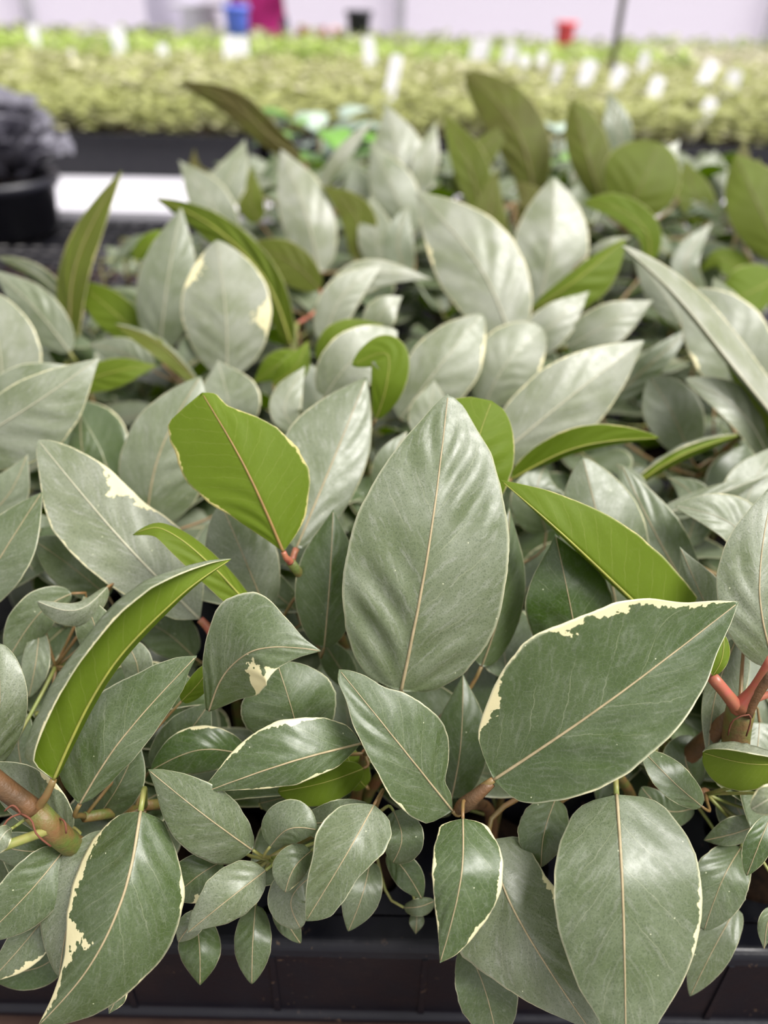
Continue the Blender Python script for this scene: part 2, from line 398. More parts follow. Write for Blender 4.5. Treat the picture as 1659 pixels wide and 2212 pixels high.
plant('bigdark', 'plant with a broad dark leaf spread right, cream patches along its upper edge', (1012, 1738, .226), stem=M_STEMB)
L('bigdark', [(1066, 1684, .218), (1310, 1518, .208), (1596, 1300, .212)], 215, 152, dl=-11, dr=-11, a=.42, b=.66, pale=.10, q=1.1, mar=.016, n=44, m=25, wav=.014,
  blot=[(0, .66, .07, .17), (0, .50, .06, .14), (0, .88, .16, .22), (0, .12, .07, .20)], pet='b',
  OL=[(1035,1665), (1028,1640), (1030,1590), (1042,1540), (1060,1490), (1090,1440), (1130,1390), (1165,1365), (1210,1352), (1260,1330), (1330,1302), (1400,1293), (1480,1300), (1550,1300)],
  OR=[(1075,1710), (1100,1730), (1150,1738), (1220,1728), (1290,1705), (1350,1675), (1400,1635), (1450,1590), (1490,1540), (1525,1475), (1550,1410), (1575,1350)])
L('bigdark', [(978, 1752, .222), (850, 1592, .212), (732, 1446, .216)], 70, 98, dl=-3, dr=4, a=.5, b=.6, pale=.15, mar=.02, blot=[(0, .2, .05, .08)], n=36, m=21, wav=.03,
  OL=[(960,1785), (930,1785), (890,1765), (850,1730), (820,1680), (790,1625), (765,1570), (745,1510), (730,1470)],
  OR=[(975,1715), (962,1690), (970,1640), (968,1590), (950,1550), (915,1520), (870,1497), (830,1485), (790,1460), (755,1448)])
L('bigdark', [(1000, 1768, .212), (995, 1900, .200), (950, 2080, .202)], 88, 60, dl=3, dr=3, a=.52, b=.72, pale=.06, mar=.10, pet='b', n=36, m=21, wav=.03, rib=1.2,
  OL=[(1030,1765), (1055,1785), (1080,1830), (1088,1870), (1080,1930), (1055,1980), (1020,2030), (985,2062)],
  OR=[(975,1752), (950,1780), (937,1830), (932,1890), (938,1950), (945,2010), (948,2050)])

plant('hangright', 'plant with the large grey-green leaf hanging straight down at lower right', (1328, 1668, .236))
L('hangright', [(1332, 1716, .216), (1345, 1940, .200), (1352, 2290, .200)], 172, 142, dl=4, dr=3, a=.40, b=.66, pale=.24, q=.9, mar=.012, n=44, m=25,
  blot=[(0, .40, .10, .05), (0, .55, .06, .06)], wav=.015, pet='g', rib=1.2,
  OL=[(1365,1712), (1400,1718), (1440,1745), (1480,1795), (1505,1850), (1517,1920), (1515,1990), (1500,2060), (1470,2130), (1430,2200), (1390,2260)],
  OR=[(1300,1704), (1270,1712), (1235,1760), (1210,1820), (1197,1880), (1197,1950), (1205,2010), (1225,2070), (1250,2130), (1285,2190), (1320,2250)])
L('hangright', [(1052, 1815, .228), (1120, 1985, .216), (1310, 2275, .214)], 112, 112, dl=5, dr=3, a=.5, b=.75, pale=.42, mar=.014, n=40, m=23, blot=[(0, .26, .05, .16), (0, .34, .05, .12)], wav=.03,
  OL=[(1090,1795), (1125,1805), (1150,1840), (1165,1870), (1195,1915), (1230,1990), (1270,2080), (1300,2180)],
  OR=[(1020,1900), (1000,1990), (995,2060), (1035,2095), (1085,2130), (1140,2165), (1190,2190), (1250,2215)])
L('hangright', [(1005, 2040, .236), (1045, 2130, .228), (1075, 2250, .23)], 66, 62, pale=.15, a=.5, b=.5, wav=.03)
L('hangright', [(1200, 1725, .236), (1175, 1800, .226), (1168, 1874, .228)], 52, 58, dl=3, dr=2, pale=.12, a=.5, b=.6, wav=.04)

plant('redstem', 'plant with forked red leaf stalks at the right edge', (1598, 1535, .224), stem=M_STEMB, sr=.0030)
L('redstem', [(1672, 1440, .222), (1640, 1270, .222), (1672, 1040, .232)], 92, 110, dl=3, dr=3, pale=.48, a=.6, b=.8, pet='r', mar=.012, n=36, m=21)
L('redstem', [(1538, 1460, .217), (1558, 1425, .216), (1563, 1370, .218)], 22, 16, side=-1, pet='r', mar=.05, a=.5, b=.5, n=16, m=11, nopet=True)
L('redstem', [(1590, 1440, .246), (1535, 1330, .243), (1468, 1180, .248)], 55, 62, dl=3, pale=.5, a=.6, b=.9)
L('redstem', [(1590, 1380, .236), (1545, 1500, .232), (1528, 1645, .235)], 62, 26, dl=4, pale=.5, a=.5, b=.8)
L('redstem', [(1640, 1560, .240), (1630, 1640, .235), (1610, 1660, .235)], 50, 50, pale=.4)

plant('tangleright', 'tangle of small dark leaves around a brown stem at lower right edge', (1525, 1715, .240), stem=M_STEMB, sr=.0024)
L('tangleright', [(1690, 1650, .206), (1610, 1648, .206), (1518, 1625, .212)], 62, 66, dl=3, dr=-1, side=-1, a=.45, b=.4, curl=(9, .62), pet='b', tint=.15, pale=.6)
L('tangleright', [(1516, 1742, .228), (1455, 1690, .222), (1385, 1618, .228)], 34, 40, dl=-2, dr=3, pale=.16, a=.5, b=.6, mar=.02)
L('tangleright', [(1510, 1700, .248), (1480, 1640, .244), (1500, 1590, .248)], 50, 44, pale=.12, a=.5, b=.5, pet='g')
L('tangleright', [(1500, 1745, .246), (1440, 1750, .243), (1385, 1700, .246)], 40, 32, pale=.10, a=.5, b=.5)
L('tangleright', [(1640, 1780, .236), (1585, 1800, .232), (1520, 1815, .236)], 26, 36, pale=.28, a=.5, b=.7, pet='g')
L('tangleright', [(1665, 1760, .214), (1640, 1820, .210), (1612, 1892, .212)], 30, 32, pale=.02, a=.55, b=.6, mar=.04, pet='g')
L('tangleright', [(1700, 1700, .190), (1660, 1725, .186), (1622, 1748, .188)], 34, 30, pale=.7, a=.5, b=.5, mar=.1, pet='g')
L('tangleright', [(1600, 1830, .238), (1560, 1900, .230), (1520, 2010, .232)], 62, 66, pale=.18, a=.45, b=.5, wav=.04, pet='g')
L('tangleright', [(1590, 1960, .242), (1540, 2050, .236), (1490, 2152, .238)], 44, 46, pale=.30, a=.45, b=.6, pet='g')
L('tangleright', [(1670, 1960, .226), (1658, 1990, .224), (1650, 2050, .225)], 20, 20, pale=.3, pet='g')
L('tangleright', [(1640, 1800, .250), (1590, 1740, .247), (1600, 1690, .25)], 48, 40, pale=.15, a=.5, b=.6, pet='g')

plant('archleft', 'thick brown-stemmed plant at left edge with a long arching leaf showing green underside', (78, 1752, .212), stem=M_STEMB, sr=.0030)
L('archleft', [(116, 1684, .207), (235, 1450, .198), (385, 1290, .196), (500, 1207, .204)], 118, 12, dl=-4, dr=9, side=-1, a=.36, b=.62, curl=(.72, 9), pet='b', mar=.03, n=44, m=25, rib=.8, q=.5, wav=.02, pale=.4,
  OL=[(85,1688), (50,1650), (55,1610), (70,1565), (95,1510), (130,1450), (165,1400), (200,1355), (250,1300), (310,1255), (380,1228), (450,1213)])
L('archleft', [(150, 1800, .222), (70, 1720, .216), (-30, 1650, .22)], 60, 55, dl=2, dr=-2, pale=.4, mar=.02, blot=[(1, .45, .12, .18)], a=.5, b=.6, pet='g')
L('archleft', [(145, 1822, .226), (60, 1838, .220), (-40, 1810, .222)], 38, 40, pale=.22, a=.5, b=.6, pet='g')
L('archleft', [(135, 1840, .223), (60, 1930, .215), (-50, 2040, .217)], 66, 60, dl=2, dr=-3, pale=.20, a=.45, b=.7, pet='g')
L('archleft', [(122, 1950, .233), (50, 2040, .226), (-20, 2118, .228)], 50, 36, pale=.3, a=.45, b=.6, blot=[(0, .7, .2, .3)], pet='g')
L('archleft', [(150, 2040, .240), (80, 2090, .236), (-30, 2100, .238)], 44, 44, pale=.0, a=.45, b=.5, pet='g')
L('archleft', [(25, 1790, .208), (10, 1800, .200), (-20, 1850, .2)], 22, 22, pale=.6, mar=.08, a=.5, b=.6, pet='g', n=14, m=11)

plant('greyslant', 'plant with a long slanting silvery leaf with one cream patch, at left', (470, 1398, .258), stem=M_STEM)
L('greyslant', [(432, 1338, .256), (262, 1165, .254), (82, 950, .262)], 92, 112, dl=-3, dr=4, a=.52, b=.72, pale=.62, mar=.014, blot=[(1, .64, .08, .42), (1, .54, .07, .18)], pet='r', n=40, m=23, wav=.015,
  OL=[(380,1340), (300,1305), (230,1260), (185,1225), (150,1190), (110,1140), (95,1095), (80,980)],
  OR=[(440,1310), (443,1250), (420,1190), (390,1140), (350,1110), (310,1085), (275,1050), (245,1020), (205,990), (150,962), (110,950)])
L('greyslant', [(565, 1345, .246), (460, 1225, .238), (350, 1143, .236), (286, 1156, .238)], 40, 22, dl=-2, dr=6, side=-1, a=.5, b=.6, pale=.4, pet='b', tint=.1)
L('greyslant', [(470, 1380, .256), (492, 1330, .256), (500, 1295, .258)], 7, 7, side=-1, tint=.8, pet='r', n=12, m=9)
L('greyslant', [(420, 1420, .272), (350, 1360, .268), (270, 1330, .27)], 50, 58, pale=.15, a=.5, b=.6)
L('greyslant', [(640, 1320, .268), (560, 1260, .266), (480, 1240, .27)], 46, 40, pale=.25, a=.5, b=.6, pet='b')

plant('leanleaf', 'plant with a plain oval green leaf leaning right, beside the arching leaf', (182, 1765, .226), stem=M_STEM)
L('leanleaf', [(172, 1738, .217), (262, 1598, .210), (426, 1416, .214)], 98, 62, dl=4, dr=3, a=.46, b=.70, pale=.16, mar=.01, pet='b', n=36, m=21, q=.8,
  OL=[(135,1700), (123,1650), (130,1610), (150,1570), (185,1525), (225,1490), (265,1470), (300,1453), (330,1437), (380,1422)],
  OR=[(200,1725), (240,1690), (285,1645), (330,1590), (370,1530), (395,1490), (405,1455)])
L('leanleaf', [(215, 1760, .236), (260, 1690, .230), (300, 1600, .232)], 44, 50, pale=.12, a=.5, b=.7, pet='b')
L('leanleaf', [(330, 1660, .244), (400, 1590, .238), (452, 1520, .24)], 50, 50, pale=.18, a=.5, b=.6)
L('leanleaf', [(392, 1515, .232), (430, 1475, .229), (476, 1414, .232)], 22, 24, side=-1, a=.5, b=.7, tint=0)
L('leanleaf', [(530, 1630, .238), (430, 1620, .231), (325, 1665, .235)], 50, 52, dl=2, dr=2, pale=.02, a=.5, b=.6, mar=.03, blot=[(1, .45, .12, .16)])

plant('creamtear', 'plant with the large hanging leaf with cream tear marks, at lower left corner', (312, 1740, .230))
L('creamtear', [(304, 1752, .214), (268, 1930, .202), (195, 2085, .200), (82, 2216, .206)], 132, 98, dl=10, dr=11, a=.42, b=.74, pale=.12, mar=.022, n=44, m=25,
  blot=[(1, .60, .05, .62), (1, .68, .09, .26), (1, .30, .25, .15), (0, .28, .06, .09), (1, .92, .13, .5)], wav=.015, pet='g', rib=1.2,
  OL=[(320,1765), (350,1770), (380,1830), (392,1880), (399,1930), (390,1985), (370,2040), (340,2085), (300,2125), (260,2160), (200,2195), (140,2212)],
  OR=[(290,1745), (265,1752), (235,1775), (200,1815), (175,1860), (155,1915), (145,1970), (143,2020), (140,2060), (128,2110), (110,2160)])
L('creamtear', [(240, 1800, .224), (165, 1930, .216), (128, 2112, .218)], 60, 68, dl=3, dr=4, pale=.42, a=.5, b=.6, mar=.02, blot=[(1, .5, .1, .08)])
L('creamtear', [(265, 2120, .222), (250, 2160, .220), (235, 2190, .22)], 20, 20, pale=.2, mar=.1, n=14, m=9)

plant('smallcluster', 'low cluster of small plain green leaves left of centre at tray edge', (583, 1856, .226), sr=.0013)
L('smallcluster', [(546, 1836, .219), (435, 1755, .211), (320, 1662, .214)], 76, 76, dl=2, dr=3, a=.46, b=.66, pale=.34, pet='g', mar=.006, n=34, m=19, q=.7,
  OL=[(540,1850), (505,1868), (460,1865), (415,1845), (380,1815), (360,1780), (345,1745), (333,1700)],
  OR=[(550,1815), (540,1780), (515,1735), (480,1705), (440,1685), (400,1672), (350,1662)])
L('smallcluster', [(574, 1880, .217), (490, 1945, .209), (403, 2016, .212)], 50, 50, dl=2, dr=2, a=.46, b=.66, pale=.42, pet='g', mar=.01, q=.6,
  OL=[(576,1915), (560,1945), (530,1975), (490,1995), (450,2005)],
  OR=[(550,1862), (515,1858), (480,1875), (450,1900), (430,1935), (412,1975)])
L('smallcluster', [(552, 1955, .232), (546, 2040, .225), (544, 2126, .227)], 40, 40, dl=2, dr=2, a=.5, b=.6, pale=.16, mar=.012, pet='g')
L('smallcluster', [(425, 1985, .236), (432, 2060, .229), (432, 2128, .231)], 46, 46, dl=3, dr=2, a=.45, b=.7, pale=.05, pet='g')
L('smallcluster', [(480, 1860, .228), (430, 1890, .223), (372, 1940, .225)], 54, 48, pale=.12, a=.5, b=.5, blot=[(0, .62, .16, .4), (1, .85, .1, .3)], pet='g')
L('smallcluster', [(440, 1970, .226), (410, 2000, .222), (385, 2035, .224)], 26, 26, pale=.35, a=.5, b=.6, pet='g')
L('smallcluster', [(584, 1828, .214), (625, 1790, .208), (685, 1792, .208)], 62, 34, dl=3, dr=2, pale=.26, a=.5, b=.5, pet='g', mar=.008)
L('smallcluster', [(672, 1838, .213), (635, 1875, .207), (616, 1928, .209)], 28, 46, dl=3, dr=2, pale=.28, a=.45, b=.55, pet='g', mar=.008, blot=[(0, .85, .1, .2)])
L('smallcluster', [(600, 1930, .238), (620, 1990, .232), (650, 2038, .234)], 26, 26, pale=.2, a=.5, b=.6, pet='g')

plant('foldcluster', 'low cluster with one folded pale leaf just left of the dark tray gap', (808, 1758, .232), sr=.0015)
L('foldcluster', [(808, 1738, .216), (745, 1850, .206), (660, 1990, .209)], 78, 60, dl=-2, dr=-5, pale=.34, a=.45, b=.55, mar=.012, pet='b', n=34, m=19,
  OL=[(840,1765), (848,1800), (835,1835), (800,1870), (770,1900), (745,1945), (715,1980), (685,1992)],
  OR=[(770,1733), (735,1740), (700,1770), (682,1800), (676,1850), (665,1890), (658,1940)])
L('foldcluster', [(650, 1780, .228), (730, 1770, .221), (800, 1740, .226)], 42, 46, pale=.3, a=.5, b=.5)
L('foldcluster', [(690, 1880, .228), (630, 1940, .221), (650, 2006, .223)], 45, 52, pale=.38, a=.45, b=.45)
L('foldcluster', [(800, 1860, .236), (782, 1935, .228), (752, 2012, .23)], 40, 44, pale=.24, a=.5, b=.65)
L('foldcluster', [(850, 1752, .230), (868, 1810, .223), (848, 1864, .226)], 48, 44, pale=.16, a=.45, b=.45, pet='g')
L('foldcluster', [(840, 1840, .240), (878, 1885, .234), (912, 1942, .236)], 32, 32, pale=.1, a=.5, b=.6, pet='g')
L('foldcluster', [(872, 1960, .240), (905, 1958, .236), (940, 1945, .238)], 18, 22, pale=.25, a=.5, b=.5, pet='g', n=16, m=11)
L('foldcluster', [(900, 1970, .243), (900, 1990, .240), (898, 2018, .242)], 16, 16, pale=.3, pet='g', n=14, m=9)
L('foldcluster', [(560, 1735, .240), (620, 1720, .236), (690, 1700, .238)], 40, 42, pale=.15, a=.5, b=.5, pet='g')

plant('bordered', 'plant with a narrow cream-rimmed leaf pointing left below the central leaf', (790, 1628, .236))
L('bordered', [(780, 1606, .222), (620, 1648, .210), (428, 1716, .214)], 52, 92, dl=2, dr=4, a=.46, b=.70, pale=.14, mar=.085, pet='b', n=36, m=21, wav=.03, rib=1.2, blot=[(1, .4, .12, .15)],
  OL=[(765,1625), (730,1655), (690,1675), (640,1695), (580,1703), (520,1705), (470,1710)],
  OR=[(770,1585), (745,1565), (700,1550), (650,1550), (600,1558), (555,1580), (515,1610), (480,1650), (450,1690)])
L('bordered', [(785, 1660, .232), (700, 1690, .225), (600, 1710, .229)], 48, 44, side=-1, a=.5, b=.5, tint=.0)
L('bordered', [(650, 1610, .236), (630, 1530, .228), (598, 1430, .232)], 110, 100, dl=3, dr=4, pale=.14, a=.45, b=.5, mar=.01, wav=.03)
L('bordered', [(452, 1535, .222), (490, 1450, .212), (560, 1402, .204), (694, 1406, .205)], 118, 74, dl=5, dr=-2, pale=.24, a=.6, b=.52, mar=.014, blot=[(1, .46, .09, .85), (1, .60, .06, .4)], wav=.03, n=40, m=23, nopet=True,
  PL=[(0, 8), (.2, 40), (.38, 88), (.52, 128), (.62, 118), (.75, 66), (.88, 22), (1, 0)], PR=[(0, 4), (.12, 46), (.3, 84), (.5, 80), (.65, 56), (.82, 26), (1, 0)])
L('bordered', [(790, 1700, .246), (760, 1660, .243), (745, 1600, .246)], 36, 36, pale=.1, side=-1)

plant('leftedge', 'small crowded plant with curled grey leaves at left edge, above the arching leaf', (120, 1440, .256))
L('leftedge', [(-15, 1655, .224), (0, 1520, .216), (-5, 1388, .22)], 60, 60, dl=2, dr=3, pale=.5, a=.5, b=.45, mar=.012, pet='g')
L('leftedge', [(85, 1360, .252), (78, 1430, .246), (62, 1508, .248)], 30, 30, pale=.34, a=.5, b=.6)
L('leftedge', [(155, 1282, .252), (90, 1320, .247), (20, 1420, .249)], 40, 50, dl=3, dr=-2, pale=.32, a=.5, b=.45)
L('leftedge', [(232, 1268, .244), (165, 1318, .236), (80, 1298, .238)], 34, 16, dl=3, dr=3, pale=.62, a=.5, b=.5, mar=.01)
L('leftedge', [(235, 1290, .268), (150, 1220, .264), (70, 1165, .268)], 50, 60, pale=.42, a=.5, b=.6)
L('leftedge', [(225, 1420, .246), (205, 1350, .240), (180, 1288, .243)], 45, 40, pale=.4, a=.5, b=.7, mar=.02)
L('leftedge', [(300, 1500, .246), (295, 1430, .240), (265, 1380, .243)], 34, 34, pale=.4, a=.5, b=.5)
L('leftedge', [(60, 1700, .246), (40, 1600, .243), (60, 1540, .246)], 40, 40, pale=.2, a=.5, b=.5)

plant('leftback', 'plant with two broad pointed leaves reaching in from the left edge', (-60, 1130, .280))
L('leftback', [(-60, 1310, .256), (10, 1190, .252), (92, 1062, .256)], 66, 62, dl=3, dr=-3, pale=.3, a=.5, b=.75, tint=0)
L('leftback', [(-90, 975, .300), (80, 868, .292), (216, 772, .30)], 60, 108, dl=2, dr=3, pale=.6, a=.55, b=.8, mar=.02)
L('leftback', [(-60, 930, .315), (60, 840, .31), (170, 790, .318)], 60, 50, pale=.5)
L('leftback', [(-90, 1160, .285), (10, 1080, .282), (60, 980, .285)], 60, 50, pale=.4)

plant('longblade', 'plant with a long curved green blade between central leaf and broad dark leaf', (1440, 1350, .252))
L('longblade', [(1450, 1375, .238), (1350, 1280, .232), (1210, 1148, .228), (1082, 1037, .234)], 8, 112, dl=14, dr=3, side=-1, a=.52, b=.75, pet='b', mar=.02, n=40, m=21, q=.5, wav=.01, rib=1.1, ex=1.0,
  OR=[(1515,1300), (1480,1255), (1430,1200), (1380,1155), (1320,1115), (1250,1082), (1180,1058), (1120,1043)])
L('longblade', [(1250, 1420, .245), (1232, 1310, .236), (1199, 1153, .24)], 98, 92, dl=3, dr=4, pale=.0, a=.45, b=.85, mar=.014)
L('longblade', [(1335, 1330, .272), (1305, 1180, .268), (1258, 986, .274)], 92, 98, dl=3, dr=4, pale=.42, a=.5, b=.6)
L('longblade', [(1500, 1300, .275), (1430, 1180, .272), (1340, 1000, .282)], 60, 60, pale=.3)

plant('behindtip', 'plant with a rounded yellow-green leaf half hidden behind the tip of the central leaf', (1010, 1190, .262))
L('behindtip', [(1005, 1140, .252), (1022, 990, .248), (1062, 866, .252)], 138, 88, dl=3, dr=3, side=-1, a=.5, b=.36, mar=.02, wav=.02, tint=0)
L('behindtip', [(1105, 1035, .292), (1250, 965, .286), (1425, 946, .29)], 42, 12, dl=-3, dr=8, side=-1, a=.5, b=.6, mar=.04)
L('behindtip', [(870, 1120, .290), (850, 1000, .286), (880, 930, .29)], 50, 50, pale=.4)
L('behindtip', [(1180, 1150, .292), (1160, 1060, .288), (1180, 1000, .294)], 60, 60, pale=.3)

plant('palewide', 'plant with the wide pale leaf pointing up right, just behind the central leaf tip', (1080, 1040, .320))
L('palewide', [(1078, 985, .318), (1225, 862, .316), (1392, 735, .326)], 84, 84, dl=3, dr=3, pale=.8, a=.5, b=.72, mar=.02, n=36, m=21)
L('palewide', [(915, 950, .33), (930, 880, .33), (938, 820, .335)], 44, 42, pale=.7)

plant('rightfan', 'plant with a small twisted pale-green leaf and narrow blades near right edge', (1590, 1260, .290))
L('rightfan', [(1640, 1250, .266), (1590, 1140, .260), (1452, 1092, .264)], 36, 62, dl=-3, dr=3, pale=.55, a=.5, b=.7, mar=.02)
L('rightfan', [(1360, 1055, .318), (1470, 985, .314), (1596, 940, .32)], 30, 12, dl=3, dr=5, side=-1, a=.5, b=.5, mar=.05, curl=(.7, 9), pale=.6)
L('rightfan', [(1400, 1125, .300), (1530, 1075, .296), (1670, 1022, .30)], 22, 26, pale=.55, dl=2, dr=2)
L('rightfan', [(1600, 1170, .300), (1620, 1060, .30), (1680, 960, .31)], 60, 60, pale=.55)
L('rightfan', [(1480, 1180, .310), (1500, 1080, .308), (1440, 1030, .312)], 44, 44, pale=.3)
L('rightfan', [(1350, 1150, .315), (1360, 1050, .313), (1330, 1000, .318)], 40, 44, pale=.3)

plant('creamspot', 'plant with a broad silvery upright leaf marked with cream spots, left of centre', (478, 850, .375))
L('creamspot', [(490, 815, .372), (488, 680, .365), (468, 518, .37)], 96, 100, dl=4, dr=4, pale=.85, a=.55, b=.6, mar=.01, blot=[(1, .42, .08, .42), (0, .80, .09, .40)], n=36, m=21)
L('creamspot', [(345, 760, .410), (362, 610, .40), (392, 448, .405)], 64, 62, dl=4, dr=3, pale=.55, a=.55, b=.75)
L('creamspot', [(310, 730, .425), (240, 670, .42), (165, 605, .424)], 44, 40, side=-1, a=.5, b=.7, tint=.1)
L('creamspot', [(430, 830, .375), (345, 745, .37), (248, 700, .374)], 26, 22, dl=-2, dr=5, side=-1, tint=.55, a=.5, b=.55, curl=(9, .6), pale=.6)
L('creamspot', [(330, 800, .390), (260, 760, .386), (190, 745, .39)], 38, 34, pale=.5)

plant('archolive', 'plant with a long olive leaf arching left behind the cream-spotted leaf', (640, 700, .430))
L('archolive', [(628, 745, .415), (570, 600, .41), (460, 490, .415), (335, 428, .42)], 36, 36, dl=4, dr=-3, side=-1, tint=.22, a=.5, b=.6, pet='g', n=36)
L('archolive', [(690, 625, .450), (625, 565, .444), (535, 532, .45)], 48, 40, side=-1, tint=.55, a=.5, b=.55, pet='r')
L('archolive', [(290, 560, .470), (330, 520, .466), (400, 510, .47)], 20, 24, pale=.6, pet='g', side=-1)
L('archolive', [(640, 800, .38), (620, 780, .375), (545, 830, .38)], 30, 30, side=-1)

plant('edgeblade', 'plant with a tall narrow olive leaf standing on edge at left', (150, 770, .420))
L('edgeblade', [(152, 745, .420), (165, 570, .415), (264, 368, .42)], 34, 34, dl=6, dr=-5, side=-1, tint=.50, a=.5, b=.7, mar=.05, pet='g')
L('edgeblade', [(160, 680, .43), (90, 600, .425), (-5, 556, .43)], 12, 20, dl=5, dr=-3, pale=.7, a=.5, b=.5, pet='g')
L('edgeblade', [(150, 760, .395), (70, 660, .39), (-20, 580, .395)], 40, 46, dl=2, dr=2, pale=.55, pet='g')
L('edgeblade', [(10, 930, .350), (0, 760, .345), (-30, 625, .35)], 84, 88, dl=3, dr=3, pale=.75, a=.5, b=.55, pet='g')

plant('shadeoval', 'plant with a half-hidden grey oval leaf behind the upturned yellow-green leaf', (330, 1160, .300))
L('shadeoval', [(315, 1145, .300), (345, 980, .296), (434, 812, .305)], 80, 118, dl=4, dr=3, pale=.5, a=.55, b=.7)
L('shadeoval', [(500, 930, .335), (492, 860, .33), (470, 778, .338)], 70, 70, pale=.6)
L('shadeoval', [(215, 1060, .310), (180, 980, .306), (175, 890, .31)], 36, 40, pale=.2)
L('shadeoval', [(640, 930, .33), (615, 880, .328), (660, 790, .335)], 34, 34, pale=.7)
L('shadeoval', [(160, 830, .365), (260, 800, .36), (340, 790, .366)], 30, 36, side=-1, tint=.1)

plant('curlgreen', 'plant with a small bright green hooked leaf in the middle of the picture', (790, 920, .320))
L('curlgreen', [(812, 905, .312), (835, 830, .306), (835, 765, .306), (760, 790, .308)], 38, 44, side=-1, a=.6, b=.5, tint=.0)
L('curlgreen', [(700, 860, .335), (760, 780, .33), (860, 715, .338)], 62, 66, pale=.8, a=.5, b=.6)
L('curlgreen', [(690, 780, .352), (730, 725, .348), (830, 700, .354)], 28, 30, side=-1, tint=.1)
L('curlgreen', [(590, 830, .360), (640, 790, .356), (665, 735, .36)], 30, 30, side=-1)

plant('bigpale', 'plant with the large pale leaf leaning left, right of centre in the second rank', (1075, 790, .400))
L('bigpale', [(1105, 735, .405), (1035, 575, .405), (896, 412, .42)], 92, 92, dl=3, dr=4, pale=.85, a=.55, b=.75, n=36, m=21, blot=[(0, .68, .07, .14)])
L('bigpale', [(865, 905, .350), (950, 790, .346), (1044, 678, .355)], 66, 84, dl=3, dr=3, pale=.75, a=.5, b=.6, mar=.02, blot=[(1, .82, .1, .2)])
L('bigpale', [(1045, 880, .360), (1090, 790, .355), (1172, 708, .362)], 70, 70, dl=3, dr=3, pale=.8, a=.5, b=.45, blot=[(1, .75, .1, .12)])

plant('uprightpale', 'plant with the upright pale oval leaf right of centre in the second rank', (1180, 720, .425))
L('uprightpale', [(1160, 670, .440), (1190, 530, .436), (1196, 382, .445)], 80, 82, dl=4, dr=4, pale=.85, a=.55, b=.65, mar=.02, n=36, m=21)
L('uprightpale', [(1150, 670, .412), (1245, 605, .404), (1350, 516, .41)], 22, 62, dl=5, dr=2, side=-1, a=.5, b=.6, tint=.1)
L('uprightpale', [(1118, 770, .392), (1195, 700, .386), (1274, 628, .393)], 44, 44, pale=.85)
L('uprightpale', [(1225, 750, .390), (1315, 700, .384), (1412, 648, .39)], 46, 46, pale=.85)
L('uprightpale', [(1400, 570, .48), (1395, 500, .475), (1330, 450, .475), (1258, 440, .48)], 26, 36, side=-1, a=.5, b=.55, tint=.1)
L('uprightpale', [(1270, 550, .43), (1320, 525, .425), (1366, 512, .43)], 12, 12, pale=.9, n=14, m=9)

plant('sheenleaf', 'plant with a long leaf, pale with painted sheen, sweeping down the right edge', (1640, 900, .330))
L('sheenleaf', [(1740, 985, .312), (1590, 800, .318), (1460, 640, .332), (1342, 530, .345)], 8, 50, dl=10, dr=12, side=1, a=.5, b=.55, pale=1.0, n=40, m=21, ex=1.0, q=.3)  # grazing sheen on the upper side is put into the pale tone
L('sheenleaf', [(1760, 1010, .318), (1660, 890, .322), (1560, 770, .33)], 34, 10, dl=4, dr=4, side=-1, a=.5, b=.8, tint=.1)
L('sheenleaf', [(1640, 900, .365), (1570, 750, .36), (1480, 630, .37)], 80, 100, pale=.7, mar=.02, a=.5, b=.5, blot=[(0, .55, .1, .1)])
L('sheenleaf', [(1670, 1010, .328), (1600, 890, .322), (1478, 818, .33)], 34, 48, dl=-2, dr=4, pale=.6, mar=.03, a=.5, b=.6)
L('sheenleaf', [(1490, 985, .350), (1455, 900, .346), (1405, 815, .352)], 60, 66, pale=.5, a=.5, b=.5)
L('sheenleaf', [(1470, 700, .40), (1430, 630, .40), (1365, 550, .405)], 36, 36, pale=.7, dl=3)
L('sheenleaf', [(1560, 740, .43), (1570, 680, .42), (1540, 600, .43)], 40, 40, pale=.6)
L('sheenleaf', [(1300, 880, .40), (1390, 800, .395), (1500, 700, .40)], 28, 32, pale=.4)

plant('greyback', 'blurred plant with pale folded leaves in the middle, behind the small hooked leaf', (740, 720, .400))
L('greyback', [(690, 730, .400), (775, 600, .396), (935, 604, .40)], 36, 40, pale=.9, dl=3)
L('greyback', [(700, 740, .388), (740, 640, .385), (830, 570, .392)], 42, 40, pale=.85)
L('greyback', [(800, 720, .375), (830, 670, .372), (870, 640, .376)], 34, 34, pale=.85)
L('greyback', [(560, 640, .44), (590, 660, .436), (640, 720, .44)], 24, 24, pale=.3)

plant('greyblade', 'blurred plant with an upright pale blade beside the olive leaf, upper left of centre', (690, 590, .500))
L('greyblade', [(690, 590, .500), (660, 460, .496), (606, 322, .51)], 56, 60, dl=4, dr=4, pale=.95, a=.55, b=.75)
L('greyblade', [(500, 520, .530), (450, 430, .526), (386, 346, .535)], 44, 44, pale=.75)
L('greyblade', [(440, 470, .56), (490, 400, .556), (530, 300, .565)], 40, 40, pale=.7, pet='g')
L('greyblade', [(770, 560, .50), (770, 470, .496), (690, 400, .50)], 34, 40, side=-1, tint=.6)
L('greyblade', [(560, 480, .56), (540, 430, .556), (545, 360, .56)], 30, 30, side=-1, tint=.5)
L('greyblade', [(560, 560, .52), (510, 520, .516), (440, 510, .52)], 26, 26, pale=.5)

